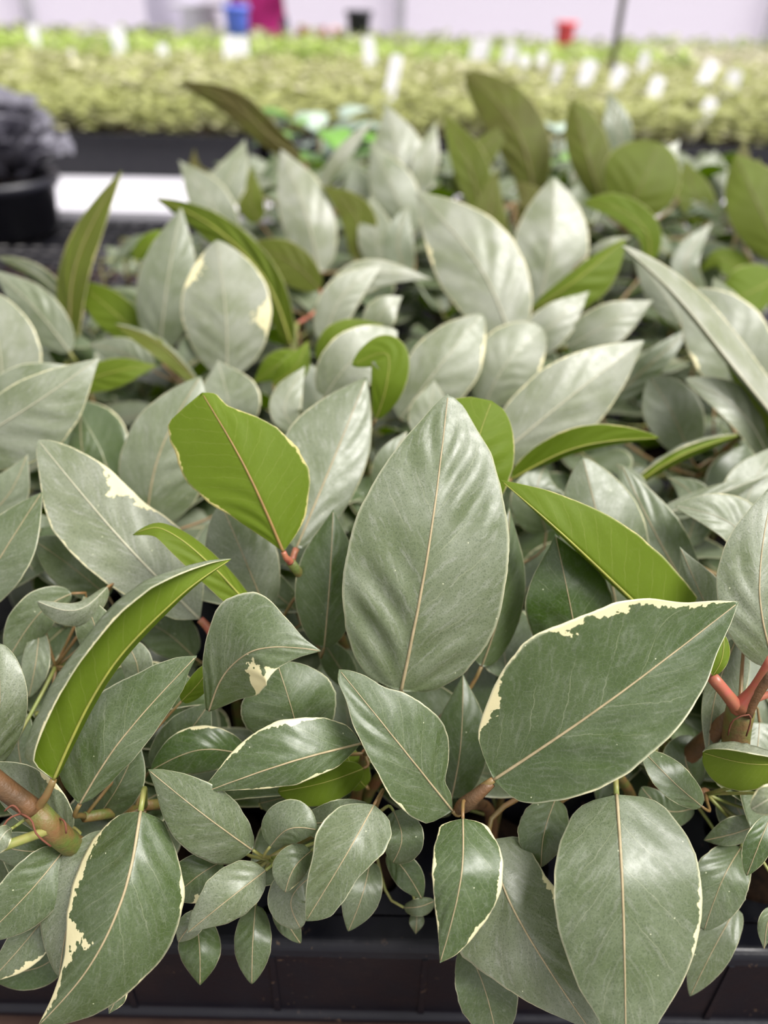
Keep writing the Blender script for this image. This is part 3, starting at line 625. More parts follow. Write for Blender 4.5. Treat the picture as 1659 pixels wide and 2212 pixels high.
plant('brownblade', 'blurred plant with one tall brown-olive leaf arching to upper left', (640, 400, .600))
L('brownblade', [(650, 345, .600), (590, 300, .595), (505, 225, .595), (390, 178, .605)], 30, 30, dl=4, dr=-4, side=-1, tint=1.0, a=.5, b=.6)
L('brownblade', [(600, 420, .62), (620, 370, .615), (580, 320, .62)], 24, 24, pale=.6)
L('brownblade', [(520, 420, .63), (430, 380, .625), (420, 320, .63)], 24, 24, side=-1, tint=1.0)

plant('greytall', 'blurred plant with tall pointed grey leaves at upper centre', (880, 480, .560))
L('greytall', [(862, 450, .580), (860, 340, .576), (832, 222, .585)], 58, 62, pale=.85, dl=4, dr=4)
L('greytall', [(690, 410, .580), (740, 330, .574), (812, 255, .58)], 16, 20, pale=.95, dl=3, dr=3)
L('greytall', [(885, 500, .545), (850, 410, .54), (798, 306, .55)], 48, 50, pale=.7, dl=3, dr=3)
L('greytall', [(895, 430, .570), (915, 360, .566), (942, 262, .572)], 26, 30, pale=.95)
L('greytall', [(830, 590, .50), (810, 500, .496), (800, 420, .50)], 40, 44, pale=.75)
L('greytall', [(880, 600, .47), (860, 520, .466), (885, 440, .47)], 34, 34, pale=.5)

plant('olivetall', 'blurred plant with the tallest olive leaves, right of upper centre', (1110, 440, .600))
L('olivetall', [(1155, 430, .600), (1115, 280, .595), (1005, 158, .61)], 56, 64, dl=4, dr=4, side=-1, tint=.75, a=.5, b=.5)
L('olivetall', [(985, 420, .600), (1030, 340, .594), (1112, 262, .60)], 30, 34, side=-1, tint=.5)
L('olivetall', [(1040, 460, .590), (1010, 350, .585), (955, 240, .595)], 36, 42, side=-1, tint=.45)
L('olivetall', [(1100, 560, .56), (1060, 470, .556), (1075, 360, .56)], 34, 34, side=-1, tint=.7)
L('olivetall', [(1130, 500, .57), (1150, 440, .566), (1110, 390, .57)], 34, 34, side=-1, tint=.9)

plant('oliveround', 'blurred plant with a broad rounded olive leaf at upper right', (1360, 500, .540))
L('oliveround', [(1345, 470, .540), (1385, 400, .534), (1425, 308, .54)], 92, 78, dl=4, dr=4, side=-1, tint=.4, a=.5, b=.36)
L('oliveround', [(1300, 440, .570), (1270, 340, .565), (1238, 218, .575)], 40, 52, dl=4, dr=3, side=-1, tint=.6, a=.5, b=.5)
L('oliveround', [(1345, 340, .620), (1332, 260, .616), (1314, 195, .622)], 30, 30, pale=.4, tint=.3)
L('oliveround', [(1480, 380, .600), (1440, 360, .596), (1470, 300, .60)], 24, 24, pale=.7)
L('oliveround', [(1530, 480, .585), (1500, 420, .58), (1480, 345, .59)], 40, 40, side=-1, tint=.4)

plant('cornergreen', 'blurred green plant at upper right edge', (1640, 640, .500))
L('cornergreen', [(1690, 560, .510), (1640, 450, .505), (1588, 335, .515)], 70, 80, dl=4, dr=4, side=-1, tint=.35, a=.5, b=.6)
L('cornergreen', [(1680, 600, .480), (1600, 640, .475), (1530, 655, .48)], 44, 60, side=-1, tint=.0)
L('cornergreen', [(1640, 620, .52), (1560, 560, .515), (1510, 590, .52)], 30, 30, side=-1, tint=.1)
L('cornergreen', [(1520, 640, .50), (1480, 570, .495), (1540, 480, .50)], 30, 30, pale=.5)
L('cornergreen', [(1680, 500, .55), (1640, 420, .546), (1640, 340, .55)], 40, 40, side=-1, tint=.5)
L('cornergreen', [(1600, 450, .60), (1600, 380, .596), (1610, 300, .60)], 26, 30, side=-1, tint=.9)
L('cornergreen', [(1560, 470, .585), (1500, 440, .58), (1420, 480, .585)], 24, 24, pale=.0, tint=.3)

# ------------------------------------------------------------------ trays
TRAY_Z, PITCHX, COLS, ROWS = 0.050, 0.054, 10, 5
TX0, TY0 = -0.253, 0.125
TRAYS = [(TX0, TY0), (TX0, TY0 + .2955), (-.155, TY0 + .591)]
def cell_centre(k, i, j): return np.array([TRAYS[k][0] + .012 + (i + .5) * (PITCHX * COLS - .024) / COLS, TRAYS[k][1] + .013 + (j + .5) * PITCHX, TRAY_Z - .004])
CELLS = [cell_centre(k, i, j) for k in range(3) for i in range(COLS) for j in range(ROWS)]

# ------------------------------------------------------------------ assemble the plants
def grow_plant(key, P):
    bases = np.array([l['base'] for l in P['leaves']])
    hub = P['hub'] if P['hub'] is not None else bases.mean(0) - np.array([0, -.01, .02])
    hub = np.array(hub); 
    c = min(CELLS, key=lambda c: np.linalg.norm(c[:2] - hub[:2] - np.array([0, .02])) + (.02 if tuple(c) in USED else 0))
    USED.add(tuple(c))
    root = np.array([c[0], c[1], TRAY_Z - .004])
    o = empty('plug_plant', root); tag(o, P['label'], 'plant', 'variegated plug plants in the near trays')
    stem = bez([root - root, (hub - root) * np.array([.25, .25, .5]), hub - root], 9)
    k = P['sr']
    MB().tube(stem, [k * 1.25 * (1 - .35 * i / 8) for i in range(9)], 10).build('stem', P['stem'], o)
    for l in P['leaves']:
        me, N = leaf_mesh('leaf', l['G'], l['S'], l['T'], None, l['MA'], l['tint'], l['pale'], l['us'])
        lf = bpy.data.objects.new('leaf', me); col.objects.link(lf); lf.parent = o; lf.location = l['base'] - root
        n, m = l['G'].shape[:2]; rib = l['G'][:, m // 2]
        r0 = l['length'] * .0056 * l['rib'] * (1.0 if l['side'] > 0 else 1.25)
        rr = [max(r0 * (1 - .72 * i / (n - 2)), .00012) for i in range(n - 1)]; rib = rib + N[:, m // 2] * .00022 * l['side']
        MB().tube(rib[:n - 1], rr, 7).build('midrib', (M_RIBP if l['pale'] > .5 else M_RIBT) if l['side'] > 0 else (M_RIBU if l['rib'] > 1.25 else M_RIBO if l['tint'] > .3 else M_RIBG), lf)
        if l['nopet']: continue
        rib = l['G'][:, m // 2]; d0 = rib[1] - rib[0]; d0 = d0 / (np.linalg.norm(d0) + 1e-9)
        # the stalk joins the stem at the nearest sensible height
        sp = stem + root - l['base']; dist = np.linalg.norm(sp, axis=1) + np.abs(np.arange(9) - 8) * .0022
        tgt = sp[int(np.argmin(dist))]
        gap = np.linalg.norm(tgt)
        pc = bez([np.zeros(3), -d0 * min(.006, gap * .35) + tgt * .12, tgt * .6 - d0 * gap * .12, tgt], 9)
        pr = max(min(l['length'] * .014, .00125), .0005) * (1.35 if l['pet'] == 'r' else 1)
        MB().tube(pc, [pr * (.8 + .35 * i / 8) for i in range(9)], 8).build('petiole', M_PET[l['pet']], lf)
    return o, stem, root
USED = set()
GROWN = {k: grow_plant(k, P) for k, P in PLANTS.items() if P['leaves']}

# bits of the thick brown stem at the left edge: its own side shoot and dried root threads
o, stem, root = GROWN['archleft']
def rel(p): return unproj(*p) - root
MB().tube(bez([rel((-60, 1645, .205)), rel((0, 1695, .208)), rel((76, 1752, .212))], 10), [.0029] * 10, 12).build('side_shoot', M_STEMB, o)
MB().tube(bez([rel((74, 1750, .212)), rel((105, 1782, .214)), rel((150, 1822, .222)), rel((215, 1850, .242)), rel((250, 1870, .262))], 12), [.0034, .0035, .0035, .0034, .0033, .0032, .0031, .003, .003, .003, .003, .003], 12).build('stem_node', M_STEM, o)
MB().tube(bez([rel((-20, 1838, .200)), rel((45, 1815, .206)), rel((108, 1792, .213))], 8), .0013, 8).build('leaf_stalk', M_PET['g'], o)
for pts in ([(45, 1758, .207), (20, 1768, .205), (5, 1790, .204), (-4, 1830, .204)], [(45, 1758, .207), (68, 1772, .206), (78, 1800, .205), (110, 1828, .207)], [(45, 1758, .207), (28, 1740, .206), (10, 1752, .206)], [(125, 1768, .215), (140, 1776, .212), (143, 1800, .212)]):
    MB().tube(bez([rel(p) for p in pts], 10), .00028, 5).build('root_thread', M_ROOT, o)
o, stem, root = GROWN['redstem']
MB().tube(bez([rel((1600, 1532, .224)), rel((1592, 1570, .226)), rel((1588, 1625, .232))], 8), .0040, 12).build('stem_node', M_STEM, o)
MB().tube(bez([rel((1597, 1530, .222)), rel((1632, 1490, .218)), rel((1672, 1425, .214))], 10), [.0030, .0026, .0023, .0021, .002, .002, .002, .002, .002, .002], 10).build('leaf_stalk', M_PET['r'], o)
MB().tube(bez([rel((1598, 1536, .223)), rel((1570, 1500, .219)), rel((1538, 1462, .217))], 8), [.0026, .0022, .002, .0019, .0018, .0018, .0018, .0017], 10).build('leaf_stalk', M_PET['r'], o)
MB().tube(bez([rel((1613, 1545, .221)), rel((1630, 1505, .218)), rel((1668, 1450, .214))], 8), .0017, 8).build('side_shoot', M_STEMB, o)
MB().tube(bez([rel((1573, 1588, .222)), rel((1585, 1555, .219)), rel((1620, 1545, .218)), rel((1612, 1590, .221))], 10), .00025, 5).build('root_thread', M_ROOT, o)
o, stem, root = GROWN['bigdark']
MB().tube(bez([rel((985, 1752, .224)), rel((1015, 1730, .220)), rel((1062, 1690, .219))], 8), [.0012, .0019, .0023, .0022, .002, .0018, .0016, .0014], 10).build('stem_node', M_STEMB, o)

# ------------------------------------------------------------------ understorey: smaller shaded plants in the remaining cells
BIN = 40
zb = np.full((FH // BIN + 1, FW // BIN + 1), 9.0)
for G in HERO:
    for p in G.reshape(-1, 3):
        x, y, z = proj(p); i, j = int(y // BIN), int(x // BIN)
        if 0 <= i < zb.shape[0] and 0 <= j < zb.shape[1]: zb[i, j] = min(zb[i, j], z)
def free(pts, slack=.012):
    for p in pts:
        x, y, z = proj(p)
        if p[2] < TRAY_Z + .002 and y < 1950: return False
        if x < -60 or x > FW + 60 or y > FH + 60: continue
        if y < (640 if x < 210 else 500 if x < 430 else 330 if x < 1000 else 300): return False
        i, j = min(max(int(y // BIN), 0), zb.shape[0] - 1), min(max(int(x // BIN), 0), zb.shape[1] - 1)
        lim = zb[i, j] + slack
        if zb[i, j] > 8:
            near = zb[max(i - 1, 0):i + 2, max(j - 1, 0):j + 2].min()
            lim = near + .02 if near < 8 else .20
            if y > 1880 and 560 < x: return False
        if z < lim: return False
    return True
def proto_leaf(Ln, Wd, arch, pale, tint, seed, mar=.012):
    rs = random.Random(seed); n, m = 15, 9; tt = np.linspace(0, 1, n); ss = s_columns(m)
    G = np.zeros((n, m, 3)); W = wprof(tt, .52, .72); ph = rs.uniform(0, 6)
    for j, s in enumerate(ss):
        G[:, j, 0] = s * W * Wd
        G[:, j, 1] = Ln * (tt - .12 * arch * tt**3)
        G[:, j, 2] = -arch * Ln * .35 * tt**2.2 + .22 * Wd * abs(s)**1.3 * W + .03 * Wd * np.sin(tt * 11 + ph) * abs(s) + Ln * .006 * np.sin(2 * math.pi * (tt * 6 - abs(s)**.85 * 1.9)) * min(1, abs(s) * 4) * min(1, (1 - abs(s)) * 3)
    T = np.repeat(tt[:, None], m, 1); S = np.repeat(ss[None], n, 0)
    MA = np.full((n, m), mar)
    N = np.cross(np.gradient(G, axis=0), np.gradient(G, axis=1))[n // 2, m // 2]
    me, _ = leaf_mesh('leaf', G, S, T, None, MA, tint, pale, 1 if N[2] > 0 else -1)
    rm = MB().tube(G[:-1, m // 2], [max(Ln * .0075 * (1 - .82 * i / (n - 2)), .0001) for i in range(n - 1)], 5).mesh('midrib'); rm.materials.append(M_RIBT)
    return me, rm, G.reshape(-1, 3)[::3]
PROTO = [proto_leaf(L_, W_, a_, p_, 0, i, m_) for i, (L_, W_, a_, p_, m_) in enumerate([(.056, .0145, .5, .3, .01), (.047, .0130, .9, .15, .03), (.062, .0155, .3, .45, .012), (.040, .0120, .6, .2, .02), (.035, .0105, .2, .35, .015), (.050, .0140, 1.2, .1, .04)])]
nfill = 0
SHORT = dict(centre='tall central oval leaf', upturned='upturned yellow-green leaf', bigdark='broad dark glossy leaf', hangright='large hanging leaf at lower right', redstem='forked red stalks',
    tangleright='tangle of small leaves at lower right', archleft='long arching leaf at left edge', greyslant='slanting silvery leaf at left', leanleaf='oval leaf leaning right at left', creamtear='cream-marked leaf in lower left corner',
    smallcluster='low cluster of plain leaves', foldcluster='folded pale leaf', bordered='narrow cream-rimmed leaf', leftedge='curled grey leaves at left edge', leftback='broad pointed leaves at left edge', longblade='long curved green blade',
    behindtip='rounded leaf behind the central tip', palewide='wide pale leaf pointing right', rightfan='twisted pale-green leaf at right', creamspot='silvery leaf with cream spots', archolive='arching olive leaf', edgeblade='narrow olive leaf on edge at left',
    shadeoval='half-hidden grey oval leaf', curlgreen='bright hooked leaf', bigpale='large pale leaf leaning left', uprightpale='upright pale oval leaf', sheenleaf='leaf with painted sheen at right', greyback='pale folded leaves in the middle',
    greyblade='upright pale blade', brownblade='brown-olive arching leaf', greytall='tall pointed grey leaves', olivetall='tallest olive leaves', oliveround='broad rounded olive leaf', cornergreen='green plant at upper right edge')
def where_label(acc, root):
    pts = np.array([proj(a[3] + root) for a in acc]).mean(0); best = None
    for k, P in PLANTS.items():
        for l in P['leaves'][:3]:
            G = l['G'].reshape(-1, 3)[::40] + l['base']; q = np.array([proj(g) for g in G]).mean(0)
            d = math.hypot(q[0] - pts[0], q[1] - pts[1])
            if best is None or d < best[0]: best = (d, k, q)
            if len(P['leaves']) and l is P['leaves'][0] and d < best[0] * 1.2: best = (d, k, q)
    d, k, q = best; dx, dy = pts[0] - q[0], pts[1] - q[1]
    size = 'sparse' if len(acc) < 5 else 'small' if len(acc) < 8 else 'bushy'
    rel_ = ('hidden right behind' if pts[2] > q[2] + .05 else 'just below') if max(abs(dx), abs(dy)) < 45 else ('to the right of' if dx > 0 else 'to the left of') if abs(dx) > abs(dy) else ('beneath' if dy > 0 else 'showing above')
    return '%s shaded plug plant %s the %s' % (size, rel_, SHORT[k])
for ci, c in enumerate(CELLS):
    x, y, z = proj(c + np.array([0, 0, .05]))
    if x < -700 or x > FW + 1100: continue
    root = np.array([c[0], c[1], TRAY_Z - .004])
    acc = []
    H = rnd.uniform(.07, .105) if c[1] < .5 else rnd.uniform(.10, .15)
    for k in range(26):
        h = rnd.uniform(.02, H) ; az = rnd.uniform(0, 2 * math.pi); el = rnd.uniform(-.2, 1.0)
        me, rm, sm = PROTO[rnd.randrange(len(PROTO))]
        R = Matrix.Rotation(az, 3, 'Z') @ Matrix.Rotation(el, 3, 'X') @ Matrix.Rotation(rnd.uniform(-.3, .3), 3, 'Y')
        d = np.array(R @ Vector((0, 1, 0)))
        b = np.array([0, 0, h]) + d * np.array([.014, .014, .006])
        Rn = np.array(R)
        if free(sm @ Rn.T + b + root): acc.append((me, rm, R, b, h))
        if len(acc) >= 9: break
    if len(acc) < 2: continue
    nfill += 1
    o = empty('plug_plant', root); tag(o, where_label(acc, root), 'plant', 'shaded plug plants low in the near trays')
    top = max(a[4] for a in acc)
    MB().tube([(0, 0, 0), (.001, 0, top * .5), (0, .001, top)], [.0014, .0012, .0009], 6).build('stem', M_STEM, o)
    for me, rm, R, b, h in acc:
        lf = bpy.data.objects.new('leaf', me); col.objects.link(lf); lf.parent = o
        lf.matrix_local = Matrix.Translation(Vector(b)) @ R.to_4x4()
        r_ = bpy.data.objects.new('midrib', rm); col.objects.link(r_); r_.parent = lf
        Ri = np.array(R).T
        MB().tube([(0, 0, 0), tuple(Ri @ (np.array([0, 0, h]) - b) * .5 + np.array([0, -.002, 0])), tuple(Ri @ (np.array([0, 0, h]) - b))], .0006, 5).build('petiole', M_PET['g'], lf)

# ------------------------------------------------------------------ tray bodies
def tray_black():
    t = NT('tray_plastic'); ob = t.node('TexCoord').outputs['Object']
    dirt = t.math('MULTIPLY', t.ramp(t.noise(420, 3, ob, .6), .64, .70), t.ramp(t.noise(38, 2, ob), .45, .65))
    c = t.mix(dirt, (.0045, .0045, .008), (.085, .055, .035))
    c = t.mix(t.math('MULTIPLY', t.ramp(t.noise(25, 4, ob), .45, .75), .3), c, (.016, .015, .017))
    b = t.bsdf(Base_Color=c, Roughness=t.ramp(t.noise(90, 3, ob), .3, .7, .28, .5))
    b.inputs['Specular IOR Level'].default_value = .28
    bp = t.node('Bump', {'Strength': .2, 'Distance': .0006, 'Height': t.noise(300, 3, ob)}); t.l.new(bp.outputs[0], b.inputs['Normal'])
    t.l.new(b.outputs[0], t.out.inputs['Surface']); return t.m
M_TRAY = tray_black()
def prism_profile(mb, prof, x0, x1):
    """extrude a closed YZ outline along X"""
    n = len(prof); vs = [(x0, y, z) for y, z in prof] + [(x1, y, z) for y, z in prof]
    mb.add(vs, [(i, (i + 1) % n, n + (i + 1) % n, n + i) for i in range(n)] + [tuple(range(n))[::-1], tuple(range(n, 2 * n))])
    return mb
def tray(k, label):
    x0, y0 = TRAYS[k]; Wd, Dp = PITCHX * COLS, .027 + PITCHX * ROWS - .004
    o = empty('plug_tray', (x0, y0, .004)); tag(o, label, 'tray', 'black plug trays on the near bench')
    zt = TRAY_Z - .004
    mb = MB(); cw = (Wd - .024) / COLS
    # deck with a round opening and a tapering cup per cell
    nn = 24
    for i in range(COLS):
        for j in range(ROWS):
            cx, cy = .012 + (i + .5) * cw, .013 + (j + .5) * PITCHX
            hx, hy = cw / 2, PITCHX / 2; sq = []; ci = []; dn = []; bt = []
            for q in range(nn):
                a = 2 * math.pi * (q + .5) / nn; ca, sa = math.cos(a), math.sin(a); s = 1 / max(abs(ca), abs(sa))
                sq.append((cx + hx * ca * s, cy + hy * sa * s, zt))
                f = min(s, 1.16); r = .0205
                ci.append((cx + r * f * ca, cy + r * f * sa, zt)); dn.append((cx + (r * f - .0012) * ca, cy + (r * f - .0012) * sa, zt - .004)); bt.append((cx + (r - .004) * ca, cy + (r - .004) * sa, .001))
            vs = sq + ci + dn + bt
            fs = [(u * nn + q, u * nn + (q + 1) % nn, (u + 1) * nn + (q + 1) % nn, (u + 1) * nn + q) for u in range(3) for q in range(nn)] + [tuple(3 * nn + q for q in range(nn))]
            mb.add(vs, fs)
    mb.build('cell_deck', M_TRAY, o, smooth=False)
    for nm, prof in (('front_rim', [(0.013, zt), (.004, zt + .0005), (.0015, zt - .001), (.0003, zt - .004), (-.001, .006), (-.0035, .0045), (-.0035, .001), (.001, .001), (.0035, zt - .004), (.013, zt - .003)]),):
        r = prism_profile(MB(), prof, 0, Wd).build(nm, M_TRAY, o, smooth=False)
        bv = r.modifiers.new('bevel', 'BEVEL'); bv.width = .0009; bv.segments = 2
    prism_profile(MB(), [(Dp, zt), (Dp - .013, zt), (Dp - .013, zt - .003), (Dp - .003, zt - .003), (Dp - .001, .001), (Dp + .001, .001)], 0, Wd).build('back_rim', M_TRAY, o, smooth=False)
    for x in (0, Wd - .012):
        s = MB().box((x, .013, zt - .003), (x + .012, Dp - .013, zt)).box((x if x == 0 else x + .010, .006, .001), (x + .002 if x == 0 else x + .012, Dp - .006, zt - .003)).build('side_rim', M_TRAY, o, smooth=False)
    for i in range(1, COLS):
        x = .012 + i * cw
        MB().add([(x - .0011, -.0018, .006), (x + .0011, -.0018, .006), (x + .0009, -.0002, zt - .004), (x - .0009, -.0002, zt - .004), (x - .0011, .003, .006), (x + .0011, .003, .006), (x + .0009, .004, zt - .004), (x - .0009, .004, zt - .004)],
                 [(0, 1, 2, 3), (4, 7, 6, 5), (0, 3, 7, 4), (1, 5, 6, 2), (3, 2, 6, 7), (0, 4, 5, 1)]).build('rib', M_TRAY, o, smooth=False)
    me = None
    for i in range(COLS):
        for j in range(ROWS):
            cx, cy = .012 + (i + .5) * cw, .013 + (j + .5) * PITCHX
            if me is None:
                mb = MB(); rr = random.Random(3)
                pr = [(.0005, -.006)] + [(.004 * u, -.006 - .0006 * rr.random()) for u in range(1, 5)] + [(.0186, -.009), (.0165, -.03)]
                me = mb.lathe(pr, 18).mesh('soil_plug'); me.materials.append(M_SOIL)
                for v in me.vertices: v.co.z += rr.uniform(-.0008, .0008)
            s = bpy.data.objects.new('soil_plug', me); col.objects.link(s); s.parent = o; s.location = (cx, cy, zt + .001); s.rotation_euler.z = i * 1.7 + j
    return o
tray(0, 'black plastic plug tray along the bottom of the picture, its front rim showing')
tray(1, 'black plastic plug tray under the second rank of plants')
tray(2, 'black plastic plug tray at the back of the near bench')

# ------------------------------------------------------------------ near bench
M_WOOD = simple('weathered_wood', (.10, .06, .045), .8, .2, c2=(.05, .028, .022), scale=40, bump=.4)
b = empty('mesh_bench', (0, .7, -.80)); tag(b, 'bench with a black plastic mesh top carrying the near trays', 'bench')
mb = MB()
for i in range(97):
    x = -1.2 + i * .025; mb.box((x - .0025, -.572, .786), (x + .0025, .58, .790))
for j in range(46):
    y = -.56 + j * .025; mb.box((-1.2, y - .0025, .7862), (1.2, y + .0025, .7898))
mb.build('mesh_top', M_BLACK, b, smooth=False)['kind'] = 'stuff'
MB().box((-1.2, -.72, .745), (1.2, -.572, .7905)).build('front_board', M_WOOD, b, smooth=False)
MB().box((-1.2, .565, .75), (1.2, .59, .790)).build('back_board', M_BLACK, b, smooth=False)
MB().box((-1.2, -.6, .70), (1.2, .58, .702)).build('under_tray', M_BLACK, b, smooth=False)
for sx in (-1.15, 1.1):
    for sy in (-.66, .5): MB().box((sx, sy, 0), (sx + .05, sy + .05, .745)).build('leg', M_WOOD, b, smooth=False)
for k, y in enumerate((-.3, .3)): MB().box((-1.2, y, .702), (1.2, y + .04, .786)).build('joist', M_WOOD, b, smooth=False)
for t_ in TRAYS: pass

# ------------------------------------------------------------------ the house behind: floor, far benches, film wall
M_CONC = simple('concrete_floor', (.36, .35, .34), .9, .2, c2=(.26, .25, .25), scale=3)
fl = MB().box((-14, -6, -.9), (14, 16, -.8)).build('floor', M_CONC, smooth=False); tag(fl, 'pale concrete greenhouse floor', kind='structure')
tf = NT('milky_film'); fb = tf.node('BsdfTranslucent', {'Color': (.97, .93, 1.0, 1)}); fd = tf.node('BsdfDiffuse', {'Color': (.88, .85, .92, 1)})
fm = tf.node('MixShader', {0: .62, 1: fd.outputs[0], 2: fb.outputs[0]}); tf.l.new(fm.outputs[0], tf.out.inputs['Surface']); M_FILM = tf.m
M_STEEL = simple('galvanised_steel', (.42, .41, .45), .5, .5, c2=(.34, .33, .37), scale=8)
M_WHITE = simple('white_board', (.62, .60, .66), .5, .4, c2=(.54, .53, .57), scale=10)
WY = 7.0
wl0 = MB().box((-9, WY + .06, -.8), (9, WY + .10, -.3)).build('wall_back', M_WHITE, smooth=False); tag(wl0, 'white film side wall of the greenhouse', kind='structure')
px_posts = [at_y(60, 20, WY)[0], at_y(865, 20, WY)[0], at_y(1585, 20, WY)[0]]
step = px_posts[1] - px_posts[0]
xs = [px_posts[1] + k * step for k in range(-6, 7)]
for k, x in enumerate(xs):
    MB().box((x - .035, WY - .03, -.8), (x + .035, WY + .04, 3.0)).build('post', M_STEEL, wl0, smooth=False)
    if k: MB().box((xs[k - 1] + .035, WY + .055, -.3), (x - .035, WY + .058, 3.0)).build('film_panel', M_FILM, wl0, smooth=False)
for z in (1.0, 2.95): MB().box((xs[0], WY - .01, z), (xs[-1], WY + .03, z + .05)).build('rail', M_STEEL, wl0, smooth=False)

def bench(name, label, x0, x1, y0, y1, zt, board=None, lip=0.0):
    o = empty(name, ((x0 + x1) / 2, y0, -.8)); tag(o, label, 'bench'); w = (x1 - x0) / 2; h = zt + .8
    MB().box((-w, 0, h - .03), (w, y1 - y0, h)).build('bench_top', board or M_WHITE, o, smooth=False)
    for sx in (-w + .1, -.03, w - .16):
        for sy in (.1, y1 - y0 - .16): MB().box((sx, sy, 0), (sx + .05, sy + .05, h - .03)).build('leg', M_STEEL, o, smooth=False)
    MB().box((-w + .1, .12, h - .08), (w - .1, .15, h - .03)).build('cross_bar', M_STEEL, o, smooth=False)
    return o
bench('white_bench', 'white-topped bench behind the mesh bench, full of yellow-green plug plants', -1.9, 2.4, 1.30, 2.80, 0.0)
bench('far_bench', 'narrow far bench with a strip of bright green plants', -3.0, 3.6, 3.05, 3.75, -.03)
bench('distant_bench', 'farthest bench of dark green plants below the film wall', -4.0, 5.0, 4.25, 5.1, -.09)

# trays of the white bench: the front row shows
def flat_tray(x, y, label, w=.54, d=.28, h=.075, z=0.0):
    o = empty('seedling_tray', (x, y, z)); tag(o, label, 'tray', 'black seedling trays on the white bench')
    MB().box((0, 0, .001), (w, .006, h)).box((0, d - .006, .001), (w, d, h)).box((0, .006, .001), (.006, d - .006, h)).box((w - .006, .006, .001), (w, d - .006, h)).build('tray_wall', M_BLACK, o, smooth=False)
    MB().box((-.005, -.008, h - .010), (w + .005, 0, h)).build('rim', M_BLACK, o, smooth=False)
    MB().box((.006, .006, .002), (w - .006, d - .006, h - .008)).build('soil', M_SOIL, o, smooth=False)
names = ['outermost left', 'left, behind the dark potted plant', 'left of centre, its black front in plain view', 'centre, behind the brown-olive leaf', 'right of centre, behind the tall olive leaves', 'right edge', 'beyond the right edge']
for k in range(5):
    x = -1.35 + k * .56
    if k == 0: lab = 'black seedling tray at far left of the white bench front'
    else: lab = ['', 'black seedling tray with its bare front in plain view, right of the dark potted plant', 'black seedling tray behind the tall pointed grey leaves', 'black seedling tray behind the broad rounded olive leaf', 'black seedling tray at the right end of the white bench front'][k]
    flat_tray(x, 1.56, lab)
mb = MB(); mb.box((-1.85, 1.845, .001), (2.35, 2.78, .066)); o = mb.build('soil_bed', M_SOIL, smooth=False); tag(o, 'dark soil of the tray rows at the back of the white bench', 'soil', kind='stuff')
def foliage_mat(name, c1, c2, c3):
    t = NT(name); ob = t.node('TexCoord').outputs['Object']; oi = t.node('ObjectInfo').outputs['Random']
    gp = t.node('NewGeometry').outputs['Random Per Island']
    c = t.mix(gp, c1, c2); c = t.mix(t.ramp(t.math('FRACT', t.math('MULTIPLY', gp, 7.3)), .72, .8), c, c3)
    b = t.bsdf(Base_Color=c, Roughness=.55); tr = t.node('BsdfTranslucent', {'Color': c})
    mx = t.node('MixShader', {0: .3, 1: b.outputs[0], 2: tr.outputs[0]}); t.l.new(mx.outputs[0], t.out.inputs['Surface']); return t.m
M_FIELD = foliage_mat('yellow_green_foliage', (.29, .315, .09), (.41, .415, .18), (.58, .56, .36))
M_FIELD2 = foliage_mat('bright_green_foliage', (.30, .42, .07), (.42, .52, .12), (.46, .5, .25))
M_FIELD3 = foliage_mat('dark_green_foliage', (.22, .28, .08), (.32, .35, .14), (.42, .42, .28))
M_CREAMF = foliage_mat('cream_foliage', (.55, .52, .36), (.62, .58, .44), (.40, .42, .2))

def sprig(rs, H=.055, R=.03, nl=11, lw=.010, ll=.026):
    """a small seedling: stem and boat-shaped leaves"""
    mb = MB(); mb.tube([(0, 0, 0), (rs.uniform(-.004, .004), rs.uniform(-.004, .004), H * .8)], [.0012, .0008], 4)
    for k in range(nl):
        az = k * 2.4 + rs.uniform(-.4, .4); el = rs.uniform(.0, .9); h = H * (.25 + .7 * k / nl)
        d = np.array([math.cos(az) * math.cos(el), math.sin(az) * math.cos(el), math.sin(el)]); sd = np.array([-math.sin(az), math.cos(az), 0]); up = np.cross(d, sd)
        b = np.array([0, 0, h]); l = ll * rs.uniform(.7, 1.2); w = lw * rs.uniform(.8, 1.2)
        vs = [b, b + d * l * .35 + sd * w - up * .002, b + d * l * .4 , b + d * l * .35 - sd * w - up * .002, b + d * l * .75 + sd * w * .7 - up * .004, b + d * l * .75 - up * .002, b + d * l * .75 - sd * w * .7 - up * .004, b + d * l - up * .007]
        mb.add(vs, [(0, 1, 2), (0, 2, 3), (1, 4, 5, 2), (2, 5, 6, 3), (4, 7, 5), (5, 7, 6)])
    return mb
rs = random.Random(11)
SPR = [sprig(rs) for _ in range(5)]
def field(spots, mb_list, mat, nsingle, single_name, label, cat, group, rest_name, rest_label, scale=1.0):
    rs = random.Random(5)
    mes = []
    for s in mb_list:
        me = s.mesh(single_name, smooth=False); me.materials.append(mat); mes.append(me)
    arrs = [(np.array(s.v), s.f) for s in mb_list]
    big = MB()
    for k, (x, y, z) in enumerate(spots):
        q = rs.randrange(len(mb_list)); a = rs.uniform(0, 6.28); sc = scale * rs.uniform(.75, 1.25)
        if k < nsingle:
            o = bpy.data.objects.new(single_name, mes[q]); col.objects.link(o); o.location = (x, y, z); o.rotation_euler.z = a; o.scale = (sc, sc, sc); tag(o, label, cat, group)
        else:
            c, s = math.cos(a) * sc, math.sin(a) * sc; V = arrs[q][0] @ np.array([[c, s, 0], [-s, c, 0], [0, 0, sc]]) + np.array([x, y, z])
            big.add(V.tolist(), arrs[q][1])
    if big.v: tag(big.build(rest_name, mat, smooth=False), rest_label, cat, kind='stuff')
sp = []
y = 1.575
